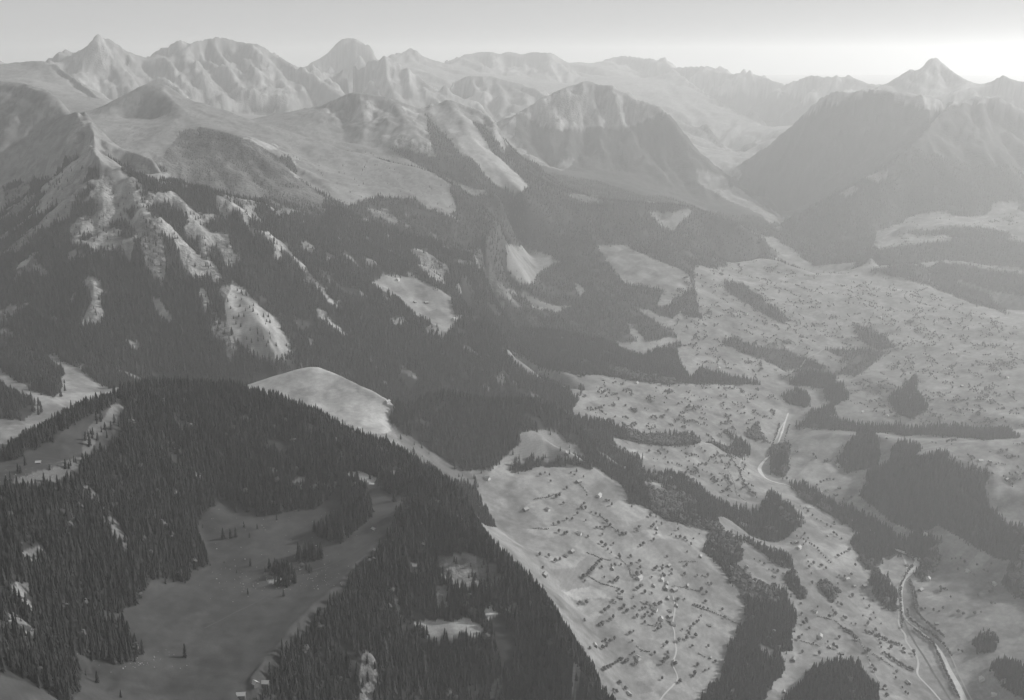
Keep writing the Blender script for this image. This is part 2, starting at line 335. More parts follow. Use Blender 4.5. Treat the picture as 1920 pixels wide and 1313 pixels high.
# value noise -----------------------------------------------------------------
_rng = np.random.RandomState(7)
_perm = _rng.rand(512, 512)
def vnoise(x, y):
    xi = np.floor(x).astype(int); yi = np.floor(y).astype(int)
    fx = x - xi; fy = y - yi
    fx = fx * fx * fx * (fx * (fx * 6 - 15) + 10); fy = fy * fy * fy * (fy * (fy * 6 - 15) + 10)
    a = _perm[xi & 511, yi & 511]; b = _perm[(xi + 1) & 511, yi & 511]
    c = _perm[xi & 511, (yi + 1) & 511]; d = _perm[(xi + 1) & 511, (yi + 1) & 511]
    return (a * (1 - fx) + b * fx) * (1 - fy) + (c * (1 - fx) + d * fx) * fy
def fbm(x, y, wl, octv=4, gain=.5):
    s = 0; amp = 1; tot = 0
    for k in range(octv):
        ang = .6 + k * 1.1
        ca, sa = math.cos(ang), math.sin(ang)
        s = s + amp * (vnoise((x * ca - y * sa) / wl + 17.3 * k, (x * sa + y * ca) / wl + 5.7 * k) - .5)
        tot += amp; amp *= gain; wl *= .5
    return s / tot * 2

# gullies and ribs that run down the slopes: noise carried along the fall line
NT_G = 420
NR_G = int((LR1 - LR0) / (TH1 - TH0) * NT_G)
th_g = np.linspace(TH0, TH1, NT_G); lr_g = np.linspace(LR0, LR1, NR_G)
NR_C = int(np.searchsorted(lr_g, math.log(20000)))
TT, LLr = np.meshgrid(th_g, lr_g)
GX = np.exp(LLr) * np.sin(TT); GY = np.exp(LLr) * np.cos(TT)
Zb = blur(resize(Z, NR_G, NT_G), 3)
dt = th_g[1] - th_g[0]
gl, gt = np.gradient(Zb, dt)
Rr = np.exp(LLr)
gr_, gtt = gl / Rr, gt / Rr
gx = (gr_ * np.sin(TT) + gtt * np.cos(TT)).astype(np.float32)
gy = (gr_ * np.cos(TT) - gtt * np.sin(TT)).astype(np.float32)
SLOPE = np.hypot(gx, gy)
def rib_field(wl, reach, n=5):
    """noise averaged along the fall line, so that it reads as gullies; size grows with distance"""
    R_ = Rr[:NR_C]
    sc = np.clip(R_ / 4000.0, .6, 2.6)
    W = wl * np.where(R_ < 7500, 1.0, 2.2)
    acc = np.zeros(R_.shape)
    for sgn in (1, -1):
        px_, py_ = GX[:NR_C].copy(), GY[:NR_C].copy()
        for k in range(n):
            ax = grid_sample(gx, px_, py_); ay = grid_sample(gy, px_, py_)
            st = sgn * reach * sc / n / (np.hypot(ax, ay) + 1e-3)
            px_ += ax * st; py_ += ay * st
            acc += vnoise(px_ / W, py_ / W) - .5
    acc /= acc.std()
    return np.concatenate([acc, np.zeros((NR_G - NR_C, NT_G))])
rib1 = resize(rib_field(150, 330), NR_F, NT_F); rib2 = resize(rib_field(48, 110), NR_F, NT_F)
steep = np.clip((resize(SLOPE, NR_F, NT_F) - .1) / .4, 0, 1)
SLOPE_F = resize(SLOPE, NR_F, NT_F)
TT, LLr = np.meshgrid(th_f, lr_f)
Rr = np.exp(LLr); GX = Rr * np.sin(TT); GY = Rr * np.cos(TT)
rough = np.clip(Rg, 0, 1)
jag = CREST * rough * np.clip((Rr - 6000) / 4000, 0, 1)
rough = rough * (1 - .9 * CREST)
amp = (.2 + .8 * rough + .3 * np.clip((rough - .2) / .2, 0, 1) * (Rr < 5600)) * (1 - .8 * CREST) * steep * np.clip(Rr / 4000, .35, 2.6) * (1.25 + 1.3 * np.clip((Rr - 7500) / 3000, 0, 1))
Z = Z + amp * (13 * rib1 - 5 * np.abs(rib1) + (5.5 + 5 * np.clip((Rr - 7000) / 3000, 0, 1)) * rib2)
Z = Z + jag * (24 * np.abs(fbm(GX, GY, 260, 3, .6)) + 12 * fbm(GX, GY, 90, 2) - 5)
# crags and soft general relief
crag = fbm(GX, GY, 110, 3, .6)
Z = Z + rough ** 2 * steep * np.clip(Rr / 4000, .5, 2.4) * (11 + 9 * np.clip((Rr - 5000) / 2000, 0, 1)) * (.5 - np.abs(crag) * 2)
Z = Z + 5.0 * (1 - rough) * np.clip(Rr / 4000, .4, 1.3) * fbm(GX + 700, GY, 105, 2) * np.clip(Rr / 1500 - 1, 0, 1)
Z = Z + (2.0 + 7 * rough) * (1 - .8 * CREST) * np.clip(Rr / 4000, .5, 2) * fbm(GX, GY, 240, 3) * (.4 + .6 * steep)
HGT = Z
RIB = rib1 + .5 * rib2
RIB = RIB - resize(blur(resize(blur(RIB, 6), NR_F // 10, NT_F // 10), 2), NR_F, NT_F)

def height(x, y):
    return grid_sample(HGT, np.asarray(x, float), np.asarray(y, float))

# depth buffer: which ground the camera sees in each photo pixel (for laying things on the ground)
def ray_ground(px, py, start=500.0):
    """first ground hit of the photo ray(s)"""
    px = np.atleast_1d(np.asarray(px, float)); py = np.atleast_1d(np.asarray(py, float))
    u = (px - 960.0) / FPX; v = (656.5 - py) / FPX
    dy = CP + v * SP; dz = -SP + v * CP
    sx, sz = u / dy, dz / dy
    Ys = np.exp(np.linspace(math.log(start), math.log(26000), 2600))
    best = np.full(px.shape, np.nan); prev = np.full(px.shape, start)
    done = np.zeros(px.shape, bool)
    for Y in Ys:
        g = CAMZ + sz * Y - height(sx * Y, np.full_like(sx, Y))
        hit = (g <= 0) & ~done
        if hit.any():
            lo = prev[hit].copy(); hi = np.full(lo.shape, Y)
            for _ in range(12):
                mid = .5 * (lo + hi)
                gg = CAMZ + sz[hit] * mid - height(sx[hit] * mid, mid)
                hi = np.where(gg <= 0, mid, hi); lo = np.where(gg <= 0, lo, mid)
            best[hit] = hi; done |= hit
            if done.all(): break
        prev[~done] = Y
    x = sx * best; y = best
    return x, y, height(np.nan_to_num(x), np.nan_to_num(y, nan=1000.))
# ------------------------------------------------------------------ ground cover, traced from the photograph
# each patch: (kind, kmin, kmax, outline in photo pixels); later patches lie over earlier ones
PATCH = [
 ('wood', 3.0, 7.6, [(-120,470),(0,452),(70,450),(130,458),(240,462),(300,430),(265,370),(228,315),(280,338),(350,345),(420,362),(470,378),(520,378),(545,412),(553,350),(565,340),(620,372),(660,383),(705,368),(775,372),(800,395),(850,415),(930,417),(960,395),(985,362),(955,300),(1010,345),(1080,362),(1140,378),(1220,384),(1300,388),(1440,440),(1395,480),(1300,500),(1310,560),(1255,600),(1290,690),(1430,720),(1320,722),(1200,716),(1100,702),(1075,775),(700,770),(300,745),(200,726),(110,672),(0,640),(-120,610)]),
 ('wood', 6.6, 9.9, [(940,260),(1000,300),(1060,330),(1085,262),(1110,284),(1138,248),(1165,278),(1200,246),(1235,270),(1262,250),(1300,300),(1345,345),(1400,380),(1468,430),(1440,445),(1300,392),(1140,380),(1010,345)]),
 ('wood', 5.8, 10.5, [(1390,306),(1480,242),(1540,190),(1640,180),(1740,200),(1850,200),(1950,225),(2150,270),(2150,380),(1930,395),(1880,375),(1850,400),(1790,405),(1750,370),(1700,390),(1690,420),(1640,440),(1630,490),(1520,500),(1445,440),(1470,420)]),
 # left side valley
 ('wood', 2.0, 3.6, [(-120,640),(0,647),(30,650),(80,672),(118,702),(118,738),(100,742),(60,728),(0,692),(-120,680)]),
 ('wood', 1.9, 3.3, [(-120,715),(0,722),(30,742),(58,757),(62,776),(40,786),(0,788),(-120,795)]),
 # foreground hill, left
 ('wood', 1.0, 2.75, [(10,865),(20,848),(60,815),(160,763),(175,758),(250,708),(330,702),(430,708),(520,740),(600,770),(680,796),(750,826),(800,866),(832,905),(815,932),(770,926),(735,938),(712,925),(705,905),(680,882),(648,890),(655,908),(632,918),(592,953),(545,956),(505,970),(470,960),(440,942),(412,946),(376,984),(372,1010),(388,1056),(356,1066),(352,1085),(292,1088),(276,1116),(262,1135),(236,1140),(216,1156),(186,1146),(196,1166),(238,1180),(270,1236),(222,1250),(150,1222),(100,1192),(40,1168),(0,1160),(-120,1140),(-120,930),(0,925),(60,918),(108,922),(140,900),(165,872),(204,852),(205,818),(215,800),(252,775),(222,764),(175,770),(160,780),(130,798),(92,832),(34,864)]),
 ('wood', .8, 1.5, [(-120,1170),(0,1178),(60,1182),(140,1212),(152,1300),(140,1330),(95,1300),(62,1280),(0,1264),(-120,1250)]),
 ('thin', 1.2, 2.2, [(20,900),(100,905),(160,872),(190,800),(250,770),(215,760),(160,800),(150,860),(90,880),(20,890)]),
 # centre hill
 ('wood', 1.1, 2.35, [(478,1276),(522,1232),(584,1166),(674,1078),(724,1024),(734,976),(762,944),(800,940),(850,946),(900,974),(928,1002),(966,1056),(1006,1098),(1042,1152),(1062,1212),(1105,1276),(1150,1330),(1190,1420),(440,1480),(500,1330),(505,1282),(492,1262)]),
 ('wood', 1.3, 2.2, [(486,1082),(505,1070),(535,1070),(550,1086),(546,1104),(520,1103),(500,1096)]),
 ('wood', 1.3, 2.3, [(556,1050),(576,1036),(600,1044),(606,1072),(580,1078),(560,1068)]),
 ('wood', 1.5, 2.4, [(583,1000),(600,1014),(640,1024),(656,1002),(688,966),(686,930),(666,902),(644,918),(640,960),(612,990)]),
 ('wood', 2.0, 2.95, [(800,876),(848,884),(872,896),(888,915),(906,958),(930,990),(905,985),(880,965),(830,935),(796,920)]),
 # bright dome neighbours, wooded hill behind
 ('wood', 2.6, 3.85, [(722,778),(760,752),(830,728),(890,733),(935,750),(990,738),(1040,738),(1072,768),(1108,802),(1150,838),(1165,852),(1170,866),(1230,895),(1278,893),(1302,906),(1332,932),(1352,956),(1402,956),(1412,978),(1388,968),(1345,972),(1354,1002),(1300,986),(1250,972),(1200,946),(1178,946),(1162,928),(1160,905),(1110,872),(1076,826),(1036,808),(992,806),(972,818),(976,832),(960,846),(922,880),(872,886),(832,862),(786,838),(742,802)]),
 ('wood', 2.9, 3.5, [(958,886),(960,874),(1030,864),(1075,860),(1112,868),(1112,886),(1075,870),(1000,880)]),
 ('thin', 2.4, 3.1, [(735,800),(760,812),(800,840),(850,872),(880,890),(895,905),(880,920),(840,905),(790,868),(770,845)]),
 ('wood', 3.0, 3.9, [(440,722),(500,700),(545,684),(585,678),(700,712),(760,738),(760,748),(690,722),(585,684),(545,692),(450,726)]),
 # valley woods
 ('wood', 2.0, 3.4, [(1335,1004),(1352,1002),(1390,1012),(1396,1052),(1376,1060),(1420,1095),(1450,1103),(1476,1110),(1492,1145),(1495,1172),(1478,1186),(1476,1202),(1488,1216),(1470,1226),(1460,1220),(1468,1260),(1440,1290),(1432,1313),(1420,1340),(1300,1350),(1312,1313),(1350,1270),(1362,1230),(1382,1190),(1396,1165),(1402,1140),(1384,1110),(1362,1082),(1340,1046),(1322,1035)]),
 ('wood', 2.6, 3.4, [(1392,1010),(1420,1018),(1446,1036),(1476,1040),(1488,1066),(1478,1072),(1450,1056),(1430,1040)]),
 ('wood', 2.6, 3.4, [(1465,1080),(1484,1075),(1500,1100),(1511,1122),(1498,1126),(1480,1106)]),
 ('wood', 2.0, 2.8, [(1465,1330),(1480,1306),(1502,1290),(1522,1266),(1550,1246),(1592,1243),(1616,1256),(1632,1280),(1646,1286),(1650,1340),(1640,1430),(1470,1430)]),
 ('wood', 3.0, 4.0, [(1408,1004),(1408,985),(1424,948),(1444,926),(1466,936),(1490,956),(1481,975),(1482,1008),(1440,1014)]),
 ('wood', 2.7, 3.3, [(1538,1096),(1556,1098),(1572,1122),(1562,1130),(1545,1118)]),
 ('wood', 2.7, 3.5, [(1630,1088),(1650,1066),(1670,1090),(1681,1120),(1676,1146),(1655,1142),(1636,1122)]),
 ('wood', 3.6, 4.6, [(1448,842),(1478,835),(1480,882),(1468,895),(1445,888)]),
 ('wood', 3.0, 4.1, [(1476,906),(1510,908),(1546,936),(1600,956),(1652,986),(1682,1010),(1732,1024),(1762,1040),(1752,1075),(1736,1092),(1718,1082),(1728,1052),(1690,1040),(1666,1052),(1620,1006),(1590,986),(1560,966),(1520,946)]),
 ('wood', 3.0, 3.6, [(1596,1020),(1612,1000),(1642,1006),(1662,1040),(1650,1062),(1626,1066),(1610,1046)]),
 ('wood', 2.9, 4.2, [(1640,915),(1670,884),(1770,850),(1782,880),(1790,905),(1760,930),(1780,955),(1860,975),(1905,990),(1990,1000),(2100,1040),(1990,1060),(1862,1046),(1802,1012),(1752,976),(1692,956),(1652,936)]),
 ('wood', 3.6, 4.6, [(1570,866),(1600,817),(1640,813),(1650,830),(1641,870),(1620,880),(1590,886)]),
 ('wood', 3.5, 4.5, [(1672,840),(1690,826),(1716,829),(1726,850),(1700,872),(1672,890)]),
 ('wood', 3.9, 5.2, [(1488,798),(1530,784),(1600,794),(1700,802),(1800,803),(1890,808),(1905,824),(1750,818),(1650,812),(1560,806)]),
 ('wood', 4.0, 5.2, [(1665,746),(1700,722),(1715,702),(1722,736),(1740,770),(1710,786),(1680,776)]),
 ('wood', 4.5, 5.8, [(1478,716),(1500,695),(1545,698),(1572,714),(1540,728),(1490,724)]),
 ('wood', 4.2, 5.6, [(1542,732),(1560,718),(1580,724),(1584,746),(1565,762),(1546,748)]),
 ('wood', 4.2, 5.4, [(1466,742),(1500,734),(1522,750),(1510,766),(1480,758)]),
 ('wood', 4.0, 5.2, [(1512,778),(1560,760),(1566,774),(1530,788)]),
 ('wood', 4.8, 6.2, [(1545,656),(1620,654),(1662,660),(1636,686),(1602,706),(1570,700),(1592,680)]),
 ('wood', 5.0, 6.4, [(1602,610),(1640,618),(1682,650),(1650,657),(1616,640)]),
 ('wood', 5.2, 6.8, [(1358,528),(1392,534),(1440,568),(1482,600),(1470,606),(1420,582),(1364,546)]),
 ('wood', 4.9, 6.2, [(1350,646),(1378,634),(1430,660),(1448,678),(1420,672)]),
 ('wood', 5.2, 6.8, [(1260,560),(1300,552),(1320,600),(1280,590)]),
 ('wood', 5.8, 7.8, [(1630,512),(1700,494),(1760,518),(1850,553),(1892,590),(1822,568),(1750,540),(1680,520)]),
 ('wood', 6.4, 8.0, [(1776,440),(1850,424),(1892,440),(1882,476),(1820,470)]),
 ('wood', 3.4, 4.6, [(1094,790),(1150,800),(1200,818),(1290,816),(1312,830),(1250,836),(1180,830),(1120,814)]),
 ('wood', 3.6, 4.6, [(1398,822),(1420,796),(1434,826)]),
 ('wood', 2.3, 3.3, [(1900,1060),(1880,1090),(1905,1120),(1990,1150),(2050,1080)]),
 ('wood', 2.2, 3.2, [(1820,1200),(1852,1185),(1872,1200),(1862,1226),(1830,1226)]),
 ('wood', 2.0, 3.0, [(1852,1250),(1880,1240),(1930,1262),(2000,1280),(2000,1340),(1930,1320),(1880,1285)]),
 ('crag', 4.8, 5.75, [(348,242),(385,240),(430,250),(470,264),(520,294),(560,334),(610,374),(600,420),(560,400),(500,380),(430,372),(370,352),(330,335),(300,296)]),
 ('wood', 6.0, 7.5, [(795,212),(815,235),(845,272),(880,308),(912,345),(925,360),(890,358),(845,335),(822,300),(805,260)]),
 ('wood', 6.0, 7.6, [(868,225),(905,235),(960,295),(1012,345),(1000,365),(985,350),(950,305),(905,262)]),
 # clearings in the woods
 ('hay', 6.0, 7.5, [(806,207),(845,188),(872,215),(905,262),(950,308),(990,356),(965,364),(925,345),(885,300),(850,262)]),
 ('hay', 2.5, 3.32, [(448,724),(500,702),(545,689),(585,683),(640,692),(700,712),(762,738),(762,748),(724,786),(735,810),(700,815),(620,800),(540,770)]),
 ('meadow', 3.8, 5.0, [(695,531),(720,515),(762,520),(812,532),(846,560),(856,590),(884,592),(850,612),(835,642),(818,616),(780,590),(740,562)]),
 ('meadow', 3.6, 4.8, [(724,595),(760,594),(768,608),(736,609)]),
 ('scree', 3.2, 4.2, [(435,525),(462,546),(512,590),(540,640),(546,668),(500,678),(470,668),(440,642),(426,580)]),
 ('scree', 3.2, 4.2, [(280,558),(300,564),(326,600),(312,606),(290,586)]),
 ('scree', 3.2, 4.6, [(600,590),(612,592),(655,630),(646,634)]),
 ('scree', 3.4, 4.8, [(585,530),(600,538),(640,578),(628,580)]),
 ('meadow', 3.8, 4.8, [(942,652),(975,668),(1012,690),(1068,700),(1100,706),(1080,750),(1050,726),(1005,708),(968,690)]),
 ('meadow', 5.2, 7.2, [(946,458),(985,464),(1052,490),(1020,505),(1002,532),(975,536),(950,506)]),
 ('meadow', 5.0, 6.8, [(944,540),(985,550),(1040,574),(1070,574),(1050,586),(1000,576)]),
 ('meadow', 5.0, 6.8, [(1078,528),(1098,545),(1086,556)]),
 ('meadow', 5.0, 7.2, [(1118,459),(1170,459),(1226,486),(1292,514),(1304,540),(1252,572),(1228,576),(1246,546),(1190,536),(1170,530),(1140,490)]),
 ('meadow', 4.5, 6.2, [(1170,598),(1195,620),(1212,640),(1258,634),(1276,640),(1232,656),(1200,670),(1158,656),(1154,640),(1196,642)]),
 ('meadow', 5.8, 7.6, [(1214,396),(1260,398),(1292,386),(1302,393),(1262,432),(1240,426)]),
 ('meadow', 6.0, 7.4, [(1055,366),(1110,372),(1135,382),(1100,384)]),
 ('meadow', 4.5, 5.8, [(1268,655),(1312,650),(1334,680),(1300,712),(1278,692)]),
 ('meadow', 4.5, 6.4, [(1180,572),(1230,588),(1320,622),(1320,632),(1240,610)]),
 ('meadow', 7.0, 9.5, [(1575,362),(1600,350),(1612,358),(1590,372)]),
 ('meadow', 7.0, 9.5, [(1618,336),(1640,326),(1665,320),(1662,340),(1640,344)]),
 ('meadow', 7.0, 9.6, [(1296,310),(1350,330),(1400,372),(1462,410),(1440,420),(1400,390),(1350,360),(1310,336)]),
 ('meadow', 2.9, 3.5, [(1195,898),(1246,910),(1258,925),(1240,926),(1212,912)]),
 ('meadow', 2.9, 3.5, [(1118,842),(1150,855),(1180,880),(1160,876),(1130,858)]),
 ('hay', 1.4, 2.2, [(770,1172),(790,1184),(814,1208),(832,1200),(848,1203),(862,1188),(890,1199),(899,1180),(868,1158),(845,1168),(810,1165)]),
 ('hay', 1.4, 2.2, [(908,1132),(928,1152),(906,1163),(900,1150)]),
 ('hay', 1.4, 2.2, [(932,1140),(964,1143),(948,1156)]),
 ('hay', 1.8, 2.3, [(646,888),(680,880),(706,902),(700,912),(672,905)]),
 ('hay', 1.8, 2.3, [(722,890),(740,884),(760,890),(745,900)]),
 ('rocky', 1.4, 2.2, [(822,1046),(870,1040),(930,1058),(952,1085),(940,1105),(900,1112),(850,1108),(828,1080)]),
 ('rocky', 1.2, 2.2, [(732,1110),(744,1120),(752,1160),(742,1156)]),
 ('rocky', 1.2, 2.2, [(768,1058),(785,1060),(786,1078),(772,1078)]),
 ('rocky', 1.1, 2.2, [(918,1280),(934,1268),(940,1290),(930,1312),(912,1310)]),
 ('rocky', 1.1, 2.2, [(810,1098),(836,1096),(842,1140),(826,1140)]),
 ('rocky', 1.2, 2.2, [(180,968),(212,975),(232,1008),(246,1040),(230,1036),(200,1000)]),
 ('rocky', 1.0, 2.2, [(40,1032),(86,1028),(94,1052),(50,1060)]),
 ('rocky', 1.0, 2.2, [(25,1090),(60,1100),(58,1118),(30,1112)]),
 ('rocky', 1.4, 2.4, [(318,912),(338,920),(352,940),(338,940)]),
 ('hay', 1.4, 2.4, [(346,874),(362,886),(385,902),(374,906),(358,896)]),
 # cliffs of the front wall
 ('rock', 3.0, 4.6, [(135,442),(128,402),(150,352),(168,302),(182,306),(206,370),(236,402),(256,430),(244,470),(236,490),(218,470),(186,478),(150,452)]),
 ('rock', 3.0, 4.8, [(345,425),(378,395),(396,430),(424,440),(446,486),(424,508),(402,462),(350,448)]),
 ('rock', 3.0, 4.8, [(488,372),(512,376),(540,410),(516,402)]),
 ('rock', 3.0, 4.8, [(518,455),(532,458),(527,488),(516,480)]),
 ('rock', 3.0, 4.8, [(466,385),(476,388),(472,430),(462,425)]),
 ('rock', 3.8, 5.2, [(764,470),(796,464),(822,500),(842,538),(816,526),(786,500)]),
 ('scree', 3.0, 4.8, [(200,305),(222,320),(236,372),(214,360)]),
 ('rocky', 3.0, 4.8, [(262,400),(300,410),(312,470),(300,540),(272,500),(262,450)]),
 # fields near the village
 ('field_dark', 2.0, 3.2, [(1062,1074),(1100,1046),(1126,1056),(1096,1086)]),
 ('field_dark', 2.0, 3.2, [(1050,1110),(1062,1076),(1096,1088),(1102,1098)]),
 ('field_pale', 2.0, 3.2, [(1054,1114),(1106,1099),(1142,1124),(1076,1128)]),
 ('field_dark', 2.2, 3.4, [(1128,912),(1160,905),(1176,938),(1112,950),(1110,925)]),
 ('field_dark', 2.6, 3.4, [(1150,1062),(1172,1070),(1196,1092),(1176,1088)]),
 ('field_pale', 2.9, 3.8, [(1158,835),(1200,852),(1215,862),(1190,858)]),
]
KIND = {'meadow': 0, 'wood': 1, 'thin': 2, 'rock': 3, 'scree': 4, 'rocky': 5, 'hay': 6, 'dark': 7, 'field_dark': 8, 'field_pale': 9, 'basin': 10, 'alp': 11, 'crag': 12}

def in_poly(px, py, poly):
    inside = np.zeros(px.shape, bool)
    n = len(poly)
    for a in range(n):
        x1, y1 = poly[a]; x2, y2 = poly[(a + 1) % n]
        if y1 == y2: continue
        c = ((y1 > py) != (y2 > py)) & (px < (x2 - x1) * (py - y1) / (y2 - y1) + x1)
        inside ^= c
    return inside

def cover(x, y, z, slope, rough_):
    """ground cover at world points"""
    px, py, d = project(x, y, z)
    n1 = fbm(x, y, 90, 3); n2 = fbm(x + 900, y - 300, 420, 3)
    jit = np.clip(4000 / np.maximum(d, 500), .5, 2.2)
    px = px + 7 * jit * n1 + 16 * np.clip((d - 5500) / 2500, 0, 1) * fbm(x, y + 99, 500, 3); py = py + 5 * jit * fbm(x - 500, y + 70, 80, 3)
    py = py + 16 * np.clip((d - 5500) / 2500, 0, 1) * fbm(x + 50, y + 99, 400, 3)
    rb = grid_sample(RIB, x, y)
    px = px + 6 * np.clip(rb, -1.5, 1.5) * ((y > 3000) & (y < 5400) & (rough_ > .2))
    K = np.zeros(x.shape, np.int8)
    # rule for ground that no patch covers
    K[(slope > .42 + .12 * n2) & (z < 1750 + 120 * n2) & (y > 3300) & (rough_ > .12)] = 1
    K[(z > 1500) & (K == 0) & (y > 3000)] = 11
    K[(slope + .13 * rb > .55 - .12 * n1) & (rough_ > .45) & (z > 1500) & (K != 1)] = 3
    K[(slope > .38) & (slope < .55) & (rough_ > .6) & (z > 1700) & (n2 > .05) & (K == 11)] = 4
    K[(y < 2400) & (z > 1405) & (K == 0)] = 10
    K[(y < 2400) & (z > 1200) & (z < 1405) & (K == 0)] = 1
    for kind, k0, k1, poly in PATCH:
        xs = [p[0] for p in poly]; ys = [p[1] for p in poly]
        m = (px > min(xs)) & (px < max(xs)) & (py > min(ys)) & (py < max(ys)) & (y > k0 * 1000) & (y < k1 * 1000)
        if not m.any(): continue
        q = np.nonzero(m)
        s = in_poly(px[q], py[q], poly)
        qq = tuple(a[s] for a in q)
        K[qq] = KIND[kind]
    # woods thin out to rock on the steepest ribs of the front wall
    m = (K == 3) & (y > 3000) & (y < 5300) & (z < 1900) & (rb < -.7 + .5 * n1)
    K[m] = 1
    m = (K == 1) & (y > 3200) & (y < 5200) & (z > 1480) & (rough_ > .45) & (slope > .55) & (rb > .75 + .6 * n1)
    K[m] = 3
    m = (K == 1) & (y > 3100) & (y < 5200) & ((y > 3450) | (x < -450)) & (x < 250) & (fbm(x, y, 60, 2) * .6 + .25 * rb > .38 - .2 * np.clip((z - 1300) / 500, 0, 1))
    K[m] = 5
    m = (K == 1) & (y < 2800) & (fbm(x + 77, y, 45, 2) > .62)
    K[m] = 5
    return K

# ------------------------------------------------------------------ terrain mesh
rows = np.concatenate([np.linspace(LR0, math.log(1000), 40, endpoint=False), np.linspace(math.log(1000), math.log(9000), 860, endpoint=False), np.linspace(math.log(9000), math.log(21000), 230, endpoint=False), np.linspace(math.log(21000), LR1, 14)])
cols = np.concatenate([np.linspace(TH0, math.radians(-29), 60, endpoint=False), np.linspace(math.radians(-29), math.radians(29), 960, endpoint=False), np.linspace(math.radians(29), TH1, 60)])
T_, R_ = np.meshgrid(cols, rows)
MX = np.exp(R_) * np.sin(T_); MY = np.exp(R_) * np.cos(T_)
MR = np.exp(R_)
MS = grid_sample(SLOPE_F, MX, MY); MRG = grid_sample(Rg, MX, MY)
MZ = height(MX, MY)
MK = cover(MX, MY, MZ, MS, MRG)
rockm = np.isin(MK, (3, 5, 12)).astype(float)
rock_rel = (.5 - np.abs(fbm(MX, MY, 42, 3, .6)) * 2) * 5 + fbm(MX, MY, 14, 2) * 2.0
fr_ = np.clip((MR - 8000) / 4000, 0, 1)
rock_rel = rock_rel * (1 - fr_) + fr_ * ((.5 - np.abs(fbm(MX, MY, 170, 4, .6)) * 2) * 6 + fbm(MX, MY, 60, 2) * 3)
# real relief of the crags, blended softly
rk = rockm.copy()
for _ in range(2):
    rk[1:-1, 1:-1] = (rk[1:-1, 1:-1] * 2 + rk[:-2, 1:-1] + rk[2:, 1:-1] + rk[1:-1, :-2] + rk[1:-1, 2:]) / 6
far_gain = np.clip(MR / 4000, .35, 1.0) + 1.2 * np.clip((MR - 5000) / 2000, 0, 1) + np.clip((MR - 8000) / 2500, 0, 4.5)
rk = rk * (1 - .85 * grid_sample(CREST, MX, MY))
MZ = MZ + rk * rock_rel * far_gain * np.clip(MS / .6, .3, 1.3)
MZ = MZ + np.isin(MK, (0, 10, 11, 6)) * fbm(MX, MY, 34, 2) * .9 + (MK == 0) * (MY > 2300) * np.clip(MR / 4000, .6, 1.5) * fbm(MX, MY + 88, 75, 2) * 2.6
woodm = (MK == 1).astype(float)
farwood = np.clip((MR - 8200) / 900, 0, 1) * woodm
MZ = MZ + farwood * (fbm(MX, MY, 40, 2) * 9 + 8)
alb = np.full(MK.shape, .20)
n_big = fbm(MX, MY, 330, 3); n_mid = fbm(MX + 40, MY, 70, 3); n_fine = fbm(MX, MY + 500, 18, 2)
table = {0: .165, 1: .026, 2: .10, 3: .19, 4: .22, 5: .16, 6: .25, 7: .07, 8: .135, 9: .24, 10: .042, 11: .18, 12: .09}  # basin pasture darkened in colour, standing in for that corner's dimmer exposure
for k, v in table.items(): alb[MK == k] = v
alb[(MK == 1) & (MY > 5000)] = .045  # distant wood floor lightened too, standing in for brighter haze
var = np.where(np.isin(MK, (3, 5, 4)), .45 * n_mid + .5 * n_fine, .28 * n_big + .36 * n_mid + .30 * n_fine)
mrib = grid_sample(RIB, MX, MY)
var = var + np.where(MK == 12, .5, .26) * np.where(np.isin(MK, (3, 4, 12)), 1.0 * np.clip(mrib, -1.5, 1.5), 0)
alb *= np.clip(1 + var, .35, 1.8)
# hay parcels of the valley, each mown at its own time
wu, wv = MX + 40 * fbm(MX, MY, 200, 2), MY + 40 * fbm(MX + 333, MY, 200, 2)
ca_, sa_ = math.cos(.7), math.sin(.7)
pu = np.floor((wu * ca_ + wv * sa_) / 85).astype(int); pv_ = np.floor((wv * ca_ - wu * sa_) / 48).astype(int)
parcel = _perm[pu & 511, pv_ & 511]
alb *= np.where((MK == 0) & (MY > 2200), .8 + .38 * parcel, 1)
# darker shrubs and damp hollows on the alps
alb[(MK == 11) & (n_mid + .6 * n_fine > .34)] *= .6
alb[(MK == 5) & (n_mid > .2)] *= .6
def grid_mesh(name, co, nr, nt):
    i = np.arange(nr * nt).reshape(nr, nt)
    F = np.stack([i[:-1, :-1], i[:-1, 1:], i[1:, 1:], i[1:, :-1]], -1).reshape(-1, 4)
    me = bpy.data.meshes.new(name)
    me.vertices.add(len(co)); me.vertices.foreach_set('co', co.astype(np.float32).ravel())
    me.loops.add(F.size); me.loops.foreach_set('vertex_index', F.ravel().astype(np.int32))
    me.polygons.add(len(F)); me.polygons.foreach_set('loop_start', np.arange(0, F.size, 4).astype(np.int32))
    me.polygons.foreach_set('use_smooth', np.ones(len(F), bool))
    me.update(calc_edges=True)
    return me
me = grid_mesh('terrain', np.stack([MX, MY, MZ], -1).reshape(-1, 3), *MX.shape)
def fattr(me, name, a):
    at = me.attributes.new(name, 'FLOAT', 'POINT'); at.data.foreach_set('value', a.astype(np.float32).ravel())
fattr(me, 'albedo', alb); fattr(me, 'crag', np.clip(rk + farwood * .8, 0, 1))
terrain = bpy.data.objects.new('terrain', me); scene.collection.objects.link(terrain)
terrain['kind'] = 'structure'; terrain['label'] = 'alpine valley ground with pastures, wooded slopes and rock walls'

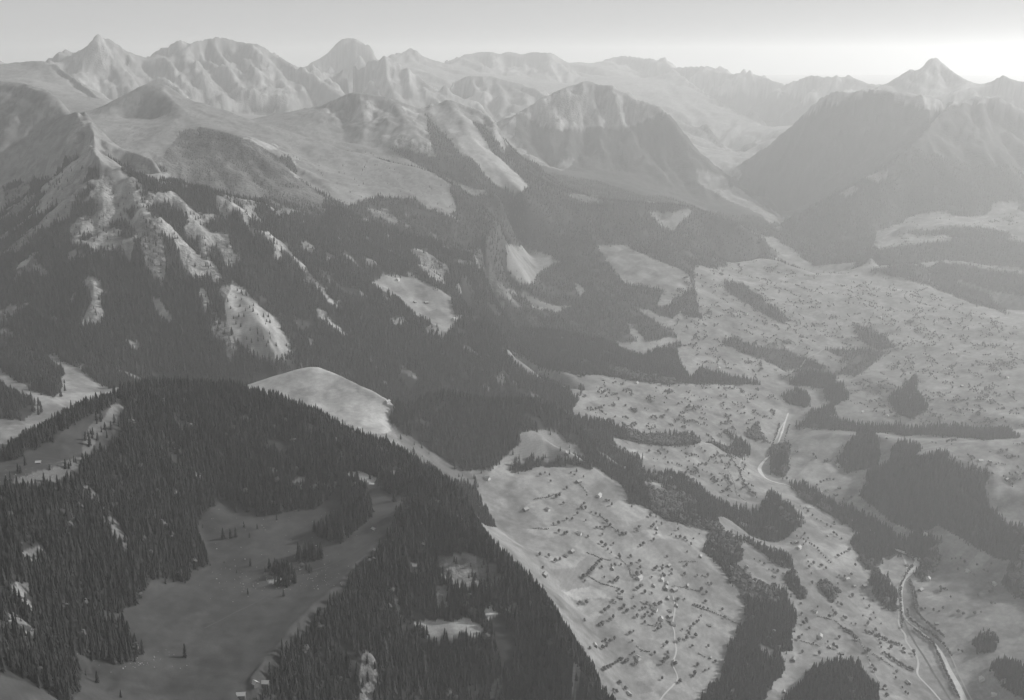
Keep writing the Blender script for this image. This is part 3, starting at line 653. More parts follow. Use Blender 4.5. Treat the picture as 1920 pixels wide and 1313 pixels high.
def mesh_height(x, y):
    """height of the terrain mesh itself"""
    th = np.arctan2(x, y); lr = np.log(np.hypot(x, y))
    t = np.interp(th, cols, np.arange(len(cols))); r = np.interp(lr, rows, np.arange(len(rows)))
    t = np.clip(t, 0, len(cols) - 1.001); r = np.clip(r, 0, len(rows) - 1.001)
    t0 = t.astype(int); r0 = r.astype(int); ft = t - t0; fr = r - r0
    return (MZ[r0, t0] * (1 - ft) + MZ[r0, t0 + 1] * ft) * (1 - fr) + (MZ[r0 + 1, t0] * (1 - ft) + MZ[r0 + 1, t0 + 1] * ft) * fr
def mesh_cell(x, y):
    th = np.arctan2(x, y); lr = np.log(np.hypot(x, y))
    t = np.rint(np.interp(th, cols, np.arange(len(cols)))).astype(int); r = np.rint(np.interp(lr, rows, np.arange(len(rows)))).astype(int)
    return r, t
# what the camera can see of the ground: highest line of sight along each column
ang = (MZ - CAMZ) / MR
HORIZ = np.maximum.accumulate(ang, axis=0)

def M(name, col, rough=.9, noise=None, bump=None, attr=None, rnd=0.0):
    m = bpy.data.materials.new(name); m.use_nodes = True
    nt = m.node_tree; b = nt.nodes['Principled BSDF']
    b.inputs['Roughness'].default_value = rough
    b.inputs['Specular IOR Level'].default_value = .15
    src = None
    def math_(op, a, c):
        n = nt.nodes.new('ShaderNodeMath'); n.operation = op
        for k, v in enumerate((a, c)):
            if isinstance(v, (int, float)): n.inputs[k].default_value = v
            else: nt.links.new(v, n.inputs[k])
        return n.outputs[0]
    if attr:
        a = nt.nodes.new('ShaderNodeAttribute'); a.attribute_name = attr; src = a.outputs['Fac']
    else:
        v = nt.nodes.new('ShaderNodeValue'); v.outputs[0].default_value = col; src = v.outputs[0]
    tc = nt.nodes.new('ShaderNodeTexCoord')
    if noise:
        for sc_, amt in noise:
            n = nt.nodes.new('ShaderNodeTexNoise'); n.inputs['Scale'].default_value = sc_; n.inputs['Detail'].default_value = 4
            nt.links.new(tc.outputs['Object'], n.inputs['Vector'])
            f = math_('MULTIPLY_ADD', n.outputs['Fac'], 2 * amt); f.node.inputs[2].default_value = 1 - amt
            src = math_('MULTIPLY', src, f)
    if attr:                                        # cattle terraces and rock ledges along the contours
        wv_ = nt.nodes.new('ShaderNodeTexWave'); wv_.bands_direction = 'Z'
        wv_.inputs['Scale'].default_value = .05; wv_.inputs['Distortion'].default_value = 14; wv_.inputs['Detail'].default_value = 3; wv_.inputs['Detail Scale'].default_value = .35
        nt.links.new(tc.outputs['Object'], wv_.inputs['Vector'])
        f = math_('MULTIPLY_ADD', wv_.outputs['Fac'], .10); f.node.inputs[2].default_value = .95
        src = math_('MULTIPLY', src, f)
    if rnd:
        oi = nt.nodes.new('ShaderNodeObjectInfo')
        f = math_('MULTIPLY_ADD', oi.outputs['Random'], 2 * rnd); f.node.inputs[2].default_value = 1 - rnd
        src = math_('MULTIPLY', src, f)
    cmb = nt.nodes.new('ShaderNodeCombineColor')
    for k, t in enumerate((1.0, 1.005, 1.0)):
        nt.links.new(math_('MULTIPLY', src, t), cmb.inputs[k])
    nt.links.new(cmb.outputs[0], b.inputs['Base Color'])
    if bump:
        n = nt.nodes.new('ShaderNodeTexNoise'); n.inputs['Scale'].default_value = bump[0]; n.inputs['Detail'].default_value = 5
        nt.links.new(tc.outputs['Object'], n.inputs['Vector'])
        bp = nt.nodes.new('ShaderNodeBump'); bp.inputs['Distance'].default_value = bump[1]
        if len(bump) > 2:
            a = nt.nodes.new('ShaderNodeAttribute'); a.attribute_name = bump[2]
            nt.links.new(a.outputs['Fac'], bp.inputs['Strength'])
        else:
            bp.inputs['Strength'].default_value = .6
        nt.links.new(n.outputs['Fac'], bp.inputs['Height']); nt.links.new(bp.outputs[0], b.inputs['Normal'])
    return m
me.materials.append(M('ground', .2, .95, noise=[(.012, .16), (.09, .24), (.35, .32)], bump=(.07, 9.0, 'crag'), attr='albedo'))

# ------------------------------------------------------------------ haze
K_HAZE = 5.8e-5
zt, zb = float(MZ.max()) + 60, float(MZ.min()) - 1
zt = max(zt, CAMZ + 60)
bm = bmesh.new()
bmesh.ops.create_cube(bm, size=1)
for v in bm.verts:
    v.co = Vector((v.co.x * 62000, v.co.y * 48500 + 22500, zb if v.co.z < 0 else zt))
hm = bpy.data.meshes.new('haze'); bm.to_mesh(hm); bm.free()
haze = bpy.data.objects.new('haze', hm); scene.collection.objects.link(haze)
haze['kind'] = 'stuff'; haze['label'] = 'pale summer haze filling the valleys'
mh = bpy.data.materials.new('haze'); mh.use_nodes = True
nt = mh.node_tree; nt.nodes.clear()
out = nt.nodes.new('ShaderNodeOutputMaterial'); pv = nt.nodes.new('ShaderNodeVolumePrincipled')
pv.inputs['Color'].default_value = (.985, .992, .988, 1); pv.inputs['Density'].default_value = K_HAZE
pv.inputs['Anisotropy'].default_value = .46
nt.links.new(pv.outputs[0], out.inputs['Volume'])
hm.materials.append(mh)
# ------------------------------------------------------------------ tree shapes
rnd = random.Random(11)
def mesh_from(name, V, F, mats, mi=None):
    m_ = bpy.data.meshes.new(name)
    m_.from_pydata([tuple(map(float, v)) for v in V], [], F)
    for q in mats: m_.materials.append(q)
    if mi is not None: m_.polygons.foreach_set('material_index', np.array(mi, np.int32))
    m_.update()
    return m_

def conifer_crown(r, tiers, spokes, width=.17, base=.07):
    """ragged tiers of drooping boughs; height 1"""
    V, F = [], []
    for k in range(tiers):
        t = k / tiers
        zr = base + (1 - base) * t * .97 + .015 * r.uniform(-1, 1)
        rad = width * (1 - t) ** .82 * r.uniform(.86, 1.1) + .012
        top = min(1.0, zr + (1 - base) / tiers * r.uniform(1.9, 2.5))
        if k == tiers - 1: top = 1.0
        ox, oy = r.uniform(-.008, .008), r.uniform(-.008, .008)
        a0 = len(V); V.append((ox, oy, top))
        ph = r.uniform(0, 6.28)
        for j in range(spokes):
            a = ph + 6.2832 * (j + r.uniform(-.2, .2)) / spokes
            q = rad * (r.uniform(.9, 1.22) if j % 2 == 0 else r.uniform(.5, .72))
            V.append((ox + q * math.cos(a), oy + q * math.sin(a), zr - (.03 if j % 2 == 0 else -.015) - r.uniform(0, .015)))
        for j in range(spokes):
            F.append((a0, a0 + 1 + j, a0 + 1 + (j + 1) % spokes))
    return V, F

def trunk_shape(rad, h, n=6):
    V, F = [], []
    for z_, q in ((-.06, rad * 1.25), (h * .3, rad * .9), (h, rad * .35)):
        for j in range(n):
            a = 6.2832 * j / n; V.append((q * math.cos(a), q * math.sin(a), z_))
    for l in range(2):
        for j in range(n):
            F.append((l * n + j, l * n + (j + 1) % n, (l + 1) * n + (j + 1) % n, (l + 1) * n + j))
    return V, F

def leafy_crown(r, clumps, size=.16):
    """leaf clumps spread through a lobed volume; height 1"""
    V, F = [], []
    lobes = [(r.uniform(-.2, .2), r.uniform(-.2, .2), r.uniform(.42, .72), r.uniform(.17, .27)) for _ in range(6)] + [(0, 0, .6, .33), (r.uniform(-.06, .06), 0, .8, .2)]
    for _ in range(clumps):
        lx, ly, lz, lr = r.choice(lobes)
        while True:
            d = Vector((r.uniform(-1, 1), r.uniform(-1, 1), r.uniform(-.8, 1)))
            if .1 < d.length < 1: break
        d = d.normalized() * lr * r.uniform(.62, 1.05)
        c = Vector((lx, ly, lz)) + d
        n = (d.normalized() + Vector((r.uniform(-.5, .5), r.uniform(-.5, .5), r.uniform(0, .7)))).normalized()
        a = n.orthogonal().normalized(); b_ = n.cross(a)
        s = size * r.uniform(.6, 1.2); k = len(V)
        rot = r.uniform(0, 6.28); m_ = r.choice((4, 5))
        for j in range(m_):
            q = s * r.uniform(.5, .8); an = rot + 6.2832 * j / m_
            V.append(tuple(c + a * (q * math.cos(an)) + b_ * (q * math.sin(an)) + n * r.uniform(-.02, .02)))
        F.append(tuple(range(k, k + m_)))
    # solid heart so that light does not pour through
    k = len(V); rings, seg = 4, 7
    for i_ in range(rings):
        z_ = .36 + .5 * i_ / (rings - 1); q = .25 * math.sin(math.pi * (i_ + .7) / (rings + .4)) + .02
        for j in range(seg):
            a_ = 6.2832 * j / seg; V.append((q * math.cos(a_) * r.uniform(.8, 1.1), q * math.sin(a_) * r.uniform(.8, 1.1), z_))
    for i_ in range(rings - 1):
        for j in range(seg):
            F.append((k + i_ * seg + j, k + i_ * seg + (j + 1) % seg, k + (i_ + 1) * seg + (j + 1) % seg, k + (i_ + 1) * seg + j))
    return V, F

mat_needle = M('spruce_needles', .024, .85, noise=[(.5, .3)], rnd=.55)
mat_hazed_needle = M('haze_lightened_foliage', .058, .85, noise=[(.5, .3)], rnd=.5)  # far forest foliage made lighter: haze brightness painted into its colour
mat_leaf = M('leaves', .085, .8, noise=[(.5, .3)], rnd=.30)
mat_bark = M('bark', .07, .9, noise=[(2., .3)])

def proto(kind, r, lod):
    if kind == 'spruce':
        V, F = conifer_crown(r, *[(9, 11), (6, 9), (3, 6)][lod], width=r.uniform(.135, .175))
        m_ = mat_needle; tr = trunk_shape(.014, .25, 4)
    else:
        V, F = leafy_crown(r, (150, 46, 22)[lod], (.13, .2, .28)[lod])
        m_ = mat_leaf; tr = trunk_shape(.03, .42, 4)
    return V, F, tr, m_

# ------------------------------------------------------------------ masses of trees (instanced by geometry nodes)
def scatter_object(name, label, pts, kind, lod, seed):
    """one object of kind stuff: points plus three tree shapes, the shapes set on the points"""
    r = random.Random(seed)
    V, F, mi, pid = [], [], [], []
    for k in range(3):
        v, f, tr, m_ = proto(kind, r, lod)
        o_ = len(V); V += v; F += [tuple(i + o_ for i in q) for q in f]; mi += [0] * len(f); pid += [k] * len(v)
        if lod < 2:
            o_ = len(V); V += tr[0]; F += [tuple(i + o_ for i in q) for q in tr[1]]; mi += [1] * len(tr[1]); pid += [k] * len(tr[0])
    nv = len(V); n = len(pts)
    m_ = mesh_from(name, V + [tuple(p[:3]) for p in pts], F, [mat_hazed_needle if lod == 2 else mat_needle if kind == 'spruce' else mat_leaf, mat_bark], mi)
    def at(nm, ty, a):
        x = m_.attributes.new(nm, ty, 'POINT'); x.data.foreach_set('value', a)
    at('proto', 'INT', np.array(pid + [-1] * n, np.int32))
    at('tall', 'FLOAT', np.concatenate([np.ones(nv), [p[3] for p in pts]]).astype(np.float32))
    at('wide', 'FLOAT', np.concatenate([np.ones(nv), [p[4] for p in pts]]).astype(np.float32))
    at('turn', 'FLOAT', np.concatenate([np.zeros(nv), [p[5] for p in pts]]).astype(np.float32))
    o_ = bpy.data.objects.new(name, m_); scene.collection.objects.link(o_)
    o_['kind'] = 'stuff'; o_['label'] = label
    g = bpy.data.node_groups.new(name, 'GeometryNodeTree')
    g.interface.new_socket('Geometry', in_out='INPUT', socket_type='NodeSocketGeometry')
    g.interface.new_socket('Geometry', in_out='OUTPUT', socket_type='NodeSocketGeometry')
    N = g.nodes.new; Lk = g.links.new
    gi = N('NodeGroupInput'); go = N('NodeGroupOutput')
    def named(nm, ty):
        x = N('GeometryNodeInputNamedAttribute'); x.data_type = ty; x.inputs['Name'].default_value = nm
        return x.outputs['Attribute']
    pidn = named('proto', 'INT')
    def pick(k):
        c = N('FunctionNodeCompare'); c.data_type = 'INT'; c.operation = 'EQUAL'
        Lk(pidn, c.inputs[2]); c.inputs[3].default_value = k
        s = N('GeometryNodeSeparateGeometry'); s.domain = 'POINT'
        Lk(gi.outputs[0], s.inputs['Geometry']); Lk(c.outputs[0], s.inputs['Selection'])
        return s.outputs['Selection']
    jn = N('GeometryNodeJoinGeometry')
    for k in range(3):
        ti = N('GeometryNodeGeometryToInstance'); Lk(pick(k), ti.inputs[0]); Lk(ti.outputs[0], jn.inputs[0])
    ip = N('GeometryNodeInstanceOnPoints')
    Lk(pick(-1), ip.inputs['Points']); Lk(jn.outputs[0], ip.inputs['Instance'])
    ip.inputs['Pick Instance'].default_value = True
    rv = N('FunctionNodeRandomValue'); rv.data_type = 'INT'
    rv.inputs[4].default_value = 0; rv.inputs[5].default_value = 2
    Lk(rv.outputs[2], ip.inputs['Instance Index'])
    cs = N('ShaderNodeCombineXYZ'); w_ = named('wide', 'FLOAT')
    Lk(w_, cs.inputs[0]); Lk(w_, cs.inputs[1]); Lk(named('tall', 'FLOAT'), cs.inputs[2])
    Lk(cs.outputs[0], ip.inputs['Scale'])
    ce = N('ShaderNodeCombineXYZ'); Lk(named('turn', 'FLOAT'), ce.inputs[2])
    er = N('FunctionNodeEulerToRotation'); Lk(ce.outputs[0], er.inputs[0]); Lk(er.outputs[0], ip.inputs['Rotation'])
    Lk(ip.outputs[0], go.inputs[0])
    md = o_.modifiers.new('trees', 'NODES'); md.node_group = g
    return o_

nrng = np.random.RandomState(5)
def visible(x, y, z, top, margin=.008):
    r_, t_ = mesh_cell(x, y)
    R = np.hypot(x, y)
    return (z + top - CAMZ) / R > HORIZ[np.maximum(r_ - 2, 0), t_] - margin

EDGE = woodm.copy()
for _ in range(7):
    EDGE[1:-1, 1:-1] = (EDGE[1:-1, 1:-1] * 2 + EDGE[:-2, 1:-1] + EDGE[2:, 1:-1] + EDGE[1:-1, :-2] + EDGE[1:-1, 2:]) / 6
def wood_points(y0, y1, spacing, hmin, hmax, kinds):
    half = y1 * math.tan(math.radians(30))
    xs = np.arange(-half, half, spacing); ys = np.arange(y0, y1, spacing)
    X, Y = np.meshgrid(xs, ys)
    X = X + nrng.uniform(-.48, .48, X.shape) * spacing; Y = Y + nrng.uniform(-.48, .48, X.shape) * spacing
    m = np.abs(np.arctan2(X, Y)) < math.radians(28.5)
    X, Y = X[m], Y[m]
    r_, t_ = mesh_cell(X, Y)
    K = MK[r_, t_]
    thin = np.isin(K, (2,)) & (nrng.rand(len(X)) < .07)
    rk_ = (K == 5) & (nrng.rand(len(X)) < .22)
    rk3 = (K == 3) & (nrng.rand(len(X)) < .05) & (MZ[r_, t_] < 1900)
    sc_ = (K == 4) & (nrng.rand(len(X)) < .13) & (MZ[r_, t_] < 1600)
    hay = (K == 6) & (nrng.rand(len(X)) < .05) & (Y < 2300)
    rk_ |= (K == 12) & (nrng.rand(len(X)) < .5) & (grid_sample(RIB, X, Y) < .1)
    alp = (K == 11) & (nrng.rand(len(X)) < .012) & (MZ[r_, t_] < 1750) & (Y < 7000)
    # patchy stands: gaps and denser groves
    gap = fbm(X, Y, 55, 2)
    wd = (K == 1) & (gap > -.62 + .25 * nrng.rand(len(X)))
    sp = np.isin(K, (0, 10, 11)) & (EDGE[r_, t_] > .04) & (nrng.rand(len(X)) < np.where(Y > 2600, .8, .45) * EDGE[r_, t_])
    k = sp | wd | thin | rk_ | sc_ | rk3 | hay | alp
    X, Y, K = X[k], Y[k], K[k]
    Z_ = mesh_height(X, Y)
    h = nrng.uniform(hmin, hmax, len(X)) * (1 + .22 * fbm(X, Y, 120, 2))
    h = h * np.where(nrng.rand(len(X)) < .22, nrng.uniform(.4, .8, len(X)), 1) * np.where(nrng.rand(len(X)) < .1, 1.22, 1) * np.where(K == 1, 1, .62)
    h = h * np.clip(1.25 - (Z_ - 1200) / 2200, .6, 1.1)
    v = visible(X, Y, Z_, h)
    wd_ = h * nrng.uniform(.75, 1.35, len(X))
    out = np.stack([X, Y, Z_ - .3, h, wd_, nrng.uniform(0, 6.28, len(X))], 1)[v]
    return out

near = wood_points(850, 2750, 6.2, 17, 27, None)
mid = wood_points(2750, 5000, 8.2, 17, 27, None)
far = wood_points(5000, 8300, 11.5, 13, 21, None)
print('trees', len(near), len(mid), len(far))

# ------------------------------------------------------------------ single trees, traced (picture coordinates ox, oy, scale)
def TR(ox, oy, s, pts): return [(ox + x / s, oy + y / s) for x, y in pts]
LEAFY = TR(1000, 1040, 4.8, [(140,30),(200,75),(240,60),(60,20),(85,130),(610,60),(590,80),(575,100),(557,120),(540,140),(525,155),(510,170),(495,185),(480,200),(455,215),(615,125),(640,215),(690,255),(740,255),(760,235),(465,250),(700,105),(735,110),(790,100),(880,100),(955,75),(960,130),(930,190),(970,190),(1065,215),(875,30),(780,40),(1110,125),(1100,145),(1165,110),(1160,150),(1165,190),(1245,150),(1240,190),(1180,210),(1380,110),(1360,185),(980,290),(935,325),(960,300),(1005,355),(1065,360),(900,395),(770,335),(800,360),(740,440),(715,430),(420,450),(480,450),(590,645),(620,640),(460,610),(640,520),(680,490),(690,600),(720,575),(800,495),(815,480),(840,520),(855,510),(910,485),(1020,450),(980,505),(1005,490),(1090,470),(1130,460),(1150,450),(1005,560),(1030,540),(1070,560),(1000,575),(935,570),(1005,625),(1110,635),(1120,690),(1150,670),(1140,640),(870,720),(900,700),(890,790),(620,800),(650,785),(690,800),(730,770),(620,860),(660,840),(510,860),(890,900),(910,890),(740,990),(760,975),(780,960),(690,1020),(665,1035),(640,1050),(715,1005),(830,980),(850,970),(800,955),(930,990),(1170,840),(1200,810),(1210,900),(1180,960),(1210,950),(1165,995),(1280,1000),(1310,790),(1340,690),(1410,690),(1440,650),(1470,620),(1490,600),(1510,565),(1380,770),(1400,730),(1460,750),(1430,835),(1575,835),(1640,975),(1555,360),(1515,330),(1570,500),(1550,440),(1500,480),(1530,495),(1450,465),(1475,472),(1700,510),(1720,580),(1855,650),(1475,200),(1520,200),(1570,200),(1600,280),(1570,270),(1480,1010),(1450,1090),(1440,1110),(1545,1060),(1580,1040),(1320,1160),(1160,1130),(830,1220),(780,1170),(720,1230),(750,1250),(1300,420),(1360,410),(1090,900)])
LEAFY += TR(1000, 820, 4.79, [(60,345),(105,330),(145,350),(340,330),(450,365),(155,405),(370,350),(300,470),(205,550),(235,540),(140,540),(270,605),(480,530),(455,605),(430,650),(470,650),(520,680),(560,700),(600,715),(395,700),(350,745),(300,750),(470,755),(180,790),(225,790),(300,870),(280,880),(230,860),(490,900),(620,885),(610,960),(650,985),(670,1020),(700,1045),(720,970),(770,1060),(775,1090),(655,580),(680,580),(705,620),(660,770),(690,800),(640,825),(570,820),(600,820),(760,850),(800,880),(830,880),(950,820),(930,855),(1060,820),(1080,800),(1105,770),(1150,790),(1105,880),(1050,720),(1220,750),(1080,930),(960,985),(990,970),(1380,1045),(1200,1080),(1240,880),(1280,900),(1320,910),(1360,920),(1380,940),(1300,840),(1440,920),(1490,880),(1415,975),(640,40),(720,60),(740,80),(780,100),(820,120),(850,150),(880,200),(930,220),(970,60),(1040,140),(1120,140),(1140,160),(1185,190),(1205,145),(1210,240),(1245,240),(1290,250),(1310,260),(1330,265),(1085,270),(1240,330),(1260,360),(1270,100),(1330,130),(1390,100),(1510,110),(1540,140),(1580,210),(1370,190),(1400,220),(1440,250),(1480,270),(1520,300),(1560,320),(1600,350),(1690,400),(1440,320),(1490,360),(1720,300),(1770,220),(1700,500),(1750,540),(1850,540)])
LEAFY += TR(1350, 820, 4.79, [(665,490),(735,555),(720,630),(750,650),(790,680),(830,710),(870,745),(905,760),(960,800),(995,815),(1020,875),(1045,895),(1090,920),(1025,775),(1090,1060),(1115,1050),(1160,1030),(1060,1080),(1215,1160),(1310,1195),(780,1080),(790,1130),(800,1180),(820,1240),(840,1145),(910,1165),(950,1185),(690,900),(730,910),(760,880),(790,920),(700,960),(750,970),(640,960),(930,400),(960,390),(900,420),(870,440),(980,560),(1110,560),(1180,550),(1250,530),(600,385),(640,410),(680,440),(720,470),(780,420),(820,470),(860,520)])
LEAFY += TR(1350, 1040, 4.8, [(310,50),(360,70),(400,100),(440,150),(480,150),(520,170),(730,450),(735,545),(750,640),(780,620),(800,680),(770,600),(740,735),(830,270),(880,290),(880,480),(980,575),(1000,480),(1015,520),(1040,550),(1060,440),(1090,470),(930,330),(980,390),(1020,400),(1110,570),(1130,590),(1180,630),(1220,640),(1190,380),(1290,410),(1340,480),(1380,540),(1285,560),(1350,600),(1400,580),(1330,640),(1450,630),(1400,690),(1430,740),(1070,200),(1120,210),(1060,270),(1180,190),(1170,700),(1220,770),(880,780),(840,810),(970,800),(1020,830),(1050,850),(895,905),(740,890),(710,770),(1075,760),(1330,880),(1350,870),(1310,890),(1430,780),(1440,815),(1450,850),(1460,900),(1450,950),(1540,850),(1370,1020),(1390,1060),(1580,1120),(1590,1070),(1630,1000),(1640,1210),(1670,1250),(1690,1270),(1480,1210),(1500,1280),(1750,920),(1740,890),(1650,870),(1560,960),(1520,930),(1480,900)])
LEAFY += TR(1620, 1000, 4.196, [(690,215),(720,210),(790,240),(760,215),(885,260),(740,300),(860,340),(940,300),(970,310),(1000,250),(895,500),(680,510),(920,630),(870,640),(780,640),(740,630),(620,600),(590,620),(545,615),(480,600),(450,610),(1000,560),(1030,560),(990,410),(740,930),(770,940)])
def hedge(poly, step):
    out = []
    for (x1, y1), (x2, y2) in zip(poly[:-1], poly[1:]):
        n = max(1, int(math.hypot(x2 - x1, y2 - y1) / step))
        for k in range(n):
            out.append((x1 + (x2 - x1) * (k + rnd.random() * .6) / n + rnd.uniform(-1, 1), y1 + (y2 - y1) * (k + .2) / n + rnd.uniform(-1, 1)))
    return out
BANK = hedge(TR(1620, 1000, 4.196, [(390,760),(480,830),(540,870),(570,930),(600,1000),(620,1060),(650,1110),(680,1180),(710,1240),(750,1300)]), 2.2)
BANK += hedge(TR(1620, 1000, 4.196, [(340,600),(350,680),(430,740),(520,790),(580,840),(640,900),(690,980)]), 2.6)
BANK += hedge(TR(1620, 1000, 4.196, [(355,380),(375,450),(390,520),(400,600),(450,680),(530,740),(630,825)]), 1.5)
BANK += hedge(TR(1620, 1000, 4.196, [(370,400),(400,470),(415,560),(420,620)]), 1.6)
BANK += hedge(TR(1620, 1000, 4.196, [(350,280),(385,260),(330,330),(290,420),(285,500),(290,600),(300,690),(300,760)]), 2.4)
BANK += hedge([(1500,1010),(1530,1030),(1560,1060)], 6) + hedge(TR(1350, 1040, 4.8, [(1090,660),(1170,710),(1250,770)]), 3) + hedge(TR(1350, 1040, 4.8, [(1300,700),(1400,730),(1520,790),(1640,830)]), 2.6) + hedge(TR(1350, 1040, 4.8, [(1480,900),(1560,960),(1660,1020),(1750,1060)]), 3)
BANK += hedge([(1438,858),(1446,840),(1456,815),(1462,795)], 2) + hedge([(1480,800),(1470,830)], 2) + hedge([(1500,915),(1540,945),(1590,975)], 2) + hedge([(1360,848),(1385,880),(1395,910),(1420,935)], 2.6)
SHRUB = []
for L_ in ([(500,205),(600,260),(700,290),(760,310)], [(1430,450),(1500,490),(1560,505),(1700,560),(1850,640)], [(790,50),(860,120),(880,200),(930,235)], [(1030,640),(1110,650)], [(960,430),(1060,460)], [(930,830),(980,870),(1050,880)], [(1250,290),(1330,300),(1480,330)], [(1480,890),(1550,930)], [(1310,70),(1480,70)]):
    SHRUB += hedge(TR(1000, 1040, 4.8, L_), 1.1)
for L_ in ([(395,400),(430,440),(480,500)], [(600,700),(680,790),(760,850),(830,880)], [(480,1040),(600,1090),(700,1110)], [(1640,110),(1720,250),(1790,380),(1830,520),(1910,580)], [(0,560),(120,545),(250,500)], [(0,820),(140,830)], [(740,0),(850,60)]):
    SHRUB += hedge(TR(1000, 820, 4.79, L_), 1.1)
for L_ in ([(1030,590),(1090,660),(1170,710),(1250,770),(1310,870),(1350,970)], [(1370,900),(1480,960),(1560,1010)], [(1500,900),(1620,980),(1750,1050)], [(870,560),(1000,590)], [(720,780),(900,830)]):
    SHRUB += hedge(TR(1350, 1040, 4.8, L_), 1.3)
SPRUCE = [(x, y, s) for (x, y), s in zip(TR(0, 833, 2.736, [(1145,485),(1183,480),(1210,475),(1280,480),(1320,435),(1252,425),(1213,350),(1198,325),(1250,335),(1268,350),(1420,390),(1318,370),(1040,430),(1050,550),(1285,625),(1150,610),(1215,660),(1272,770),(1455,780),(950,1090),(500,1225),(440,1185),(615,890),(620,1300),(1723,385)]), [20,17,18,9,10,11,14,12,9,12,11,9,8,8,14,4,6,12,13,24,22,10,7,14,16])]
SPRUCE += [(x, y, rnd.uniform(12, 20)) for x, y in TR(0, 600, 3.98, [(720,750),(710,680),(755,740),(785,820),(830,820),(640,900),(690,880),(670,940),(730,900),(800,880),(620,1060),(645,1060),(690,1040),(490,1110),(515,1110),(135,1130),(155,1140),(190,1085),(330,1210),(360,1240),(430,1230),(80,1200),(50,1240),(130,1250),(290,640),(310,695),(290,710),(235,610),(455,570),(485,530)])]
# scattered trees and hedges of the far valley: rows along field edges
FARV = [(1075,712),(1290,722),(1440,726),(1470,760),(1440,830),(1300,815),(1180,815),(1110,790),(1080,750)]
FARV2 = [(1300,500),(1400,485),(1600,516),(1740,545),(1870,600),(1900,620),(1640,680),(1570,705),(1480,712),(1330,700),(1290,650),(1240,575)]
FARV3 = [(1640,690),(1900,610),(1915,800),(1700,790),(1600,770),(1580,735)]
FARV4 = [(1640,500),(1690,415),(1900,400),(1915,560),(1760,515)]
FARV5 = [(1130,840),(1290,835),(1400,850),(1430,900),(1400,940),(1300,890),(1200,870)]
FARV6 = [(1500,820),(1640,880),(1560,910),(1480,870)]
FARV7 = [(1730,830),(1915,825),(1915,920),(1820,880),(1740,850)]
FARV8 = [(1740,1070),(1900,1060),(1900,1240),(1800,1200),(1760,1140)]
def rand_in(poly):
    xs = [p[0] for p in poly]; ys = [p[1] for p in poly]
    while True:
        x = rnd.uniform(min(xs), max(xs)); y = rnd.uniform(min(ys), max(ys))
        if in_poly(np.array([x]), np.array([y]), poly)[0]: return x, y
SCAT = []
for poly, n_h, n_s, ln, st, ang0 in ((FARV, 60, 420, (5, 18), 2.0, .3), (FARV2, 330, 1200, (5, 24), 1.9, .45), (FARV3, 120, 560, (6, 30), 2.1, -.35), (FARV4, 90, 420, (5, 20), 1.9, .1), (FARV5, 24, 90, (10, 30), 2.2, .6), (FARV6, 4, 16, (8, 16), 2.2, .4), (FARV7, 10, 50, (8, 26), 2.2, -.3), (FARV8, 2, 14, (8, 14), 2.4, -.6)):
    for _ in range(n_h):
        x, y = rand_in(poly); a = ang0 + rnd.choice((0, 0, 1.2)) + rnd.gauss(0, .3); l = rnd.uniform(*ln)
        bend = rnd.uniform(-.06, .06)
        d = 0
        while d < l:
            SCAT.append((x + math.cos(a + bend * d) * d + rnd.gauss(0, .7), y + .55 * math.sin(a + bend * d) * d + rnd.gauss(0, .5))); d += st * rnd.uniform(.5, 2.6)
    for _ in range(n_s // 5):                       # copses, farm orchards
        x, y = rand_in(poly); sp_ = rnd.uniform(1.5, 7)
        for _k in range(int(rnd.expovariate(.2)) + 1):
            SCAT.append((x + rnd.gauss(0, sp_), y + rnd.gauss(0, sp_ * .45)))
def lay(pts, hl, hh):
    P = np.array([p[:2] for p in pts])
    x, y, z = ray_ground(P[:, 0], P[:, 1])
    ok = np.isfinite(x)
    x, y = x[ok], y[ok]
    z = mesh_height(x, y)
    n = len(x)
    h = nrng.uniform(hl, hh, n)
    return np.stack([x, y, z - .3, h, h * nrng.uniform(.85, 1.25, n), nrng.uniform(0, 6.28, n)], 1), ok
leafy, _ = lay(LEAFY, 7.5, 15)
bank, _ = lay(BANK, 6, 12)
scat, _ = lay(SCAT, 5, 13)
shrub, _ = lay(SHRUB, 1.8, 4.2)
scat = np.concatenate([scat, shrub])
spr, ok_ = lay(SPRUCE, 14, 20)
spr[:, 3] = np.array([p[2] for p in SPRUCE])[ok_] * np.hypot(np.hypot(spr[:, 0], spr[:, 1]), CAMZ - spr[:, 2]) / FPX / .88
spr[:, 4] = spr[:, 3] * nrng.uniform(.95, 1.35, len(spr))

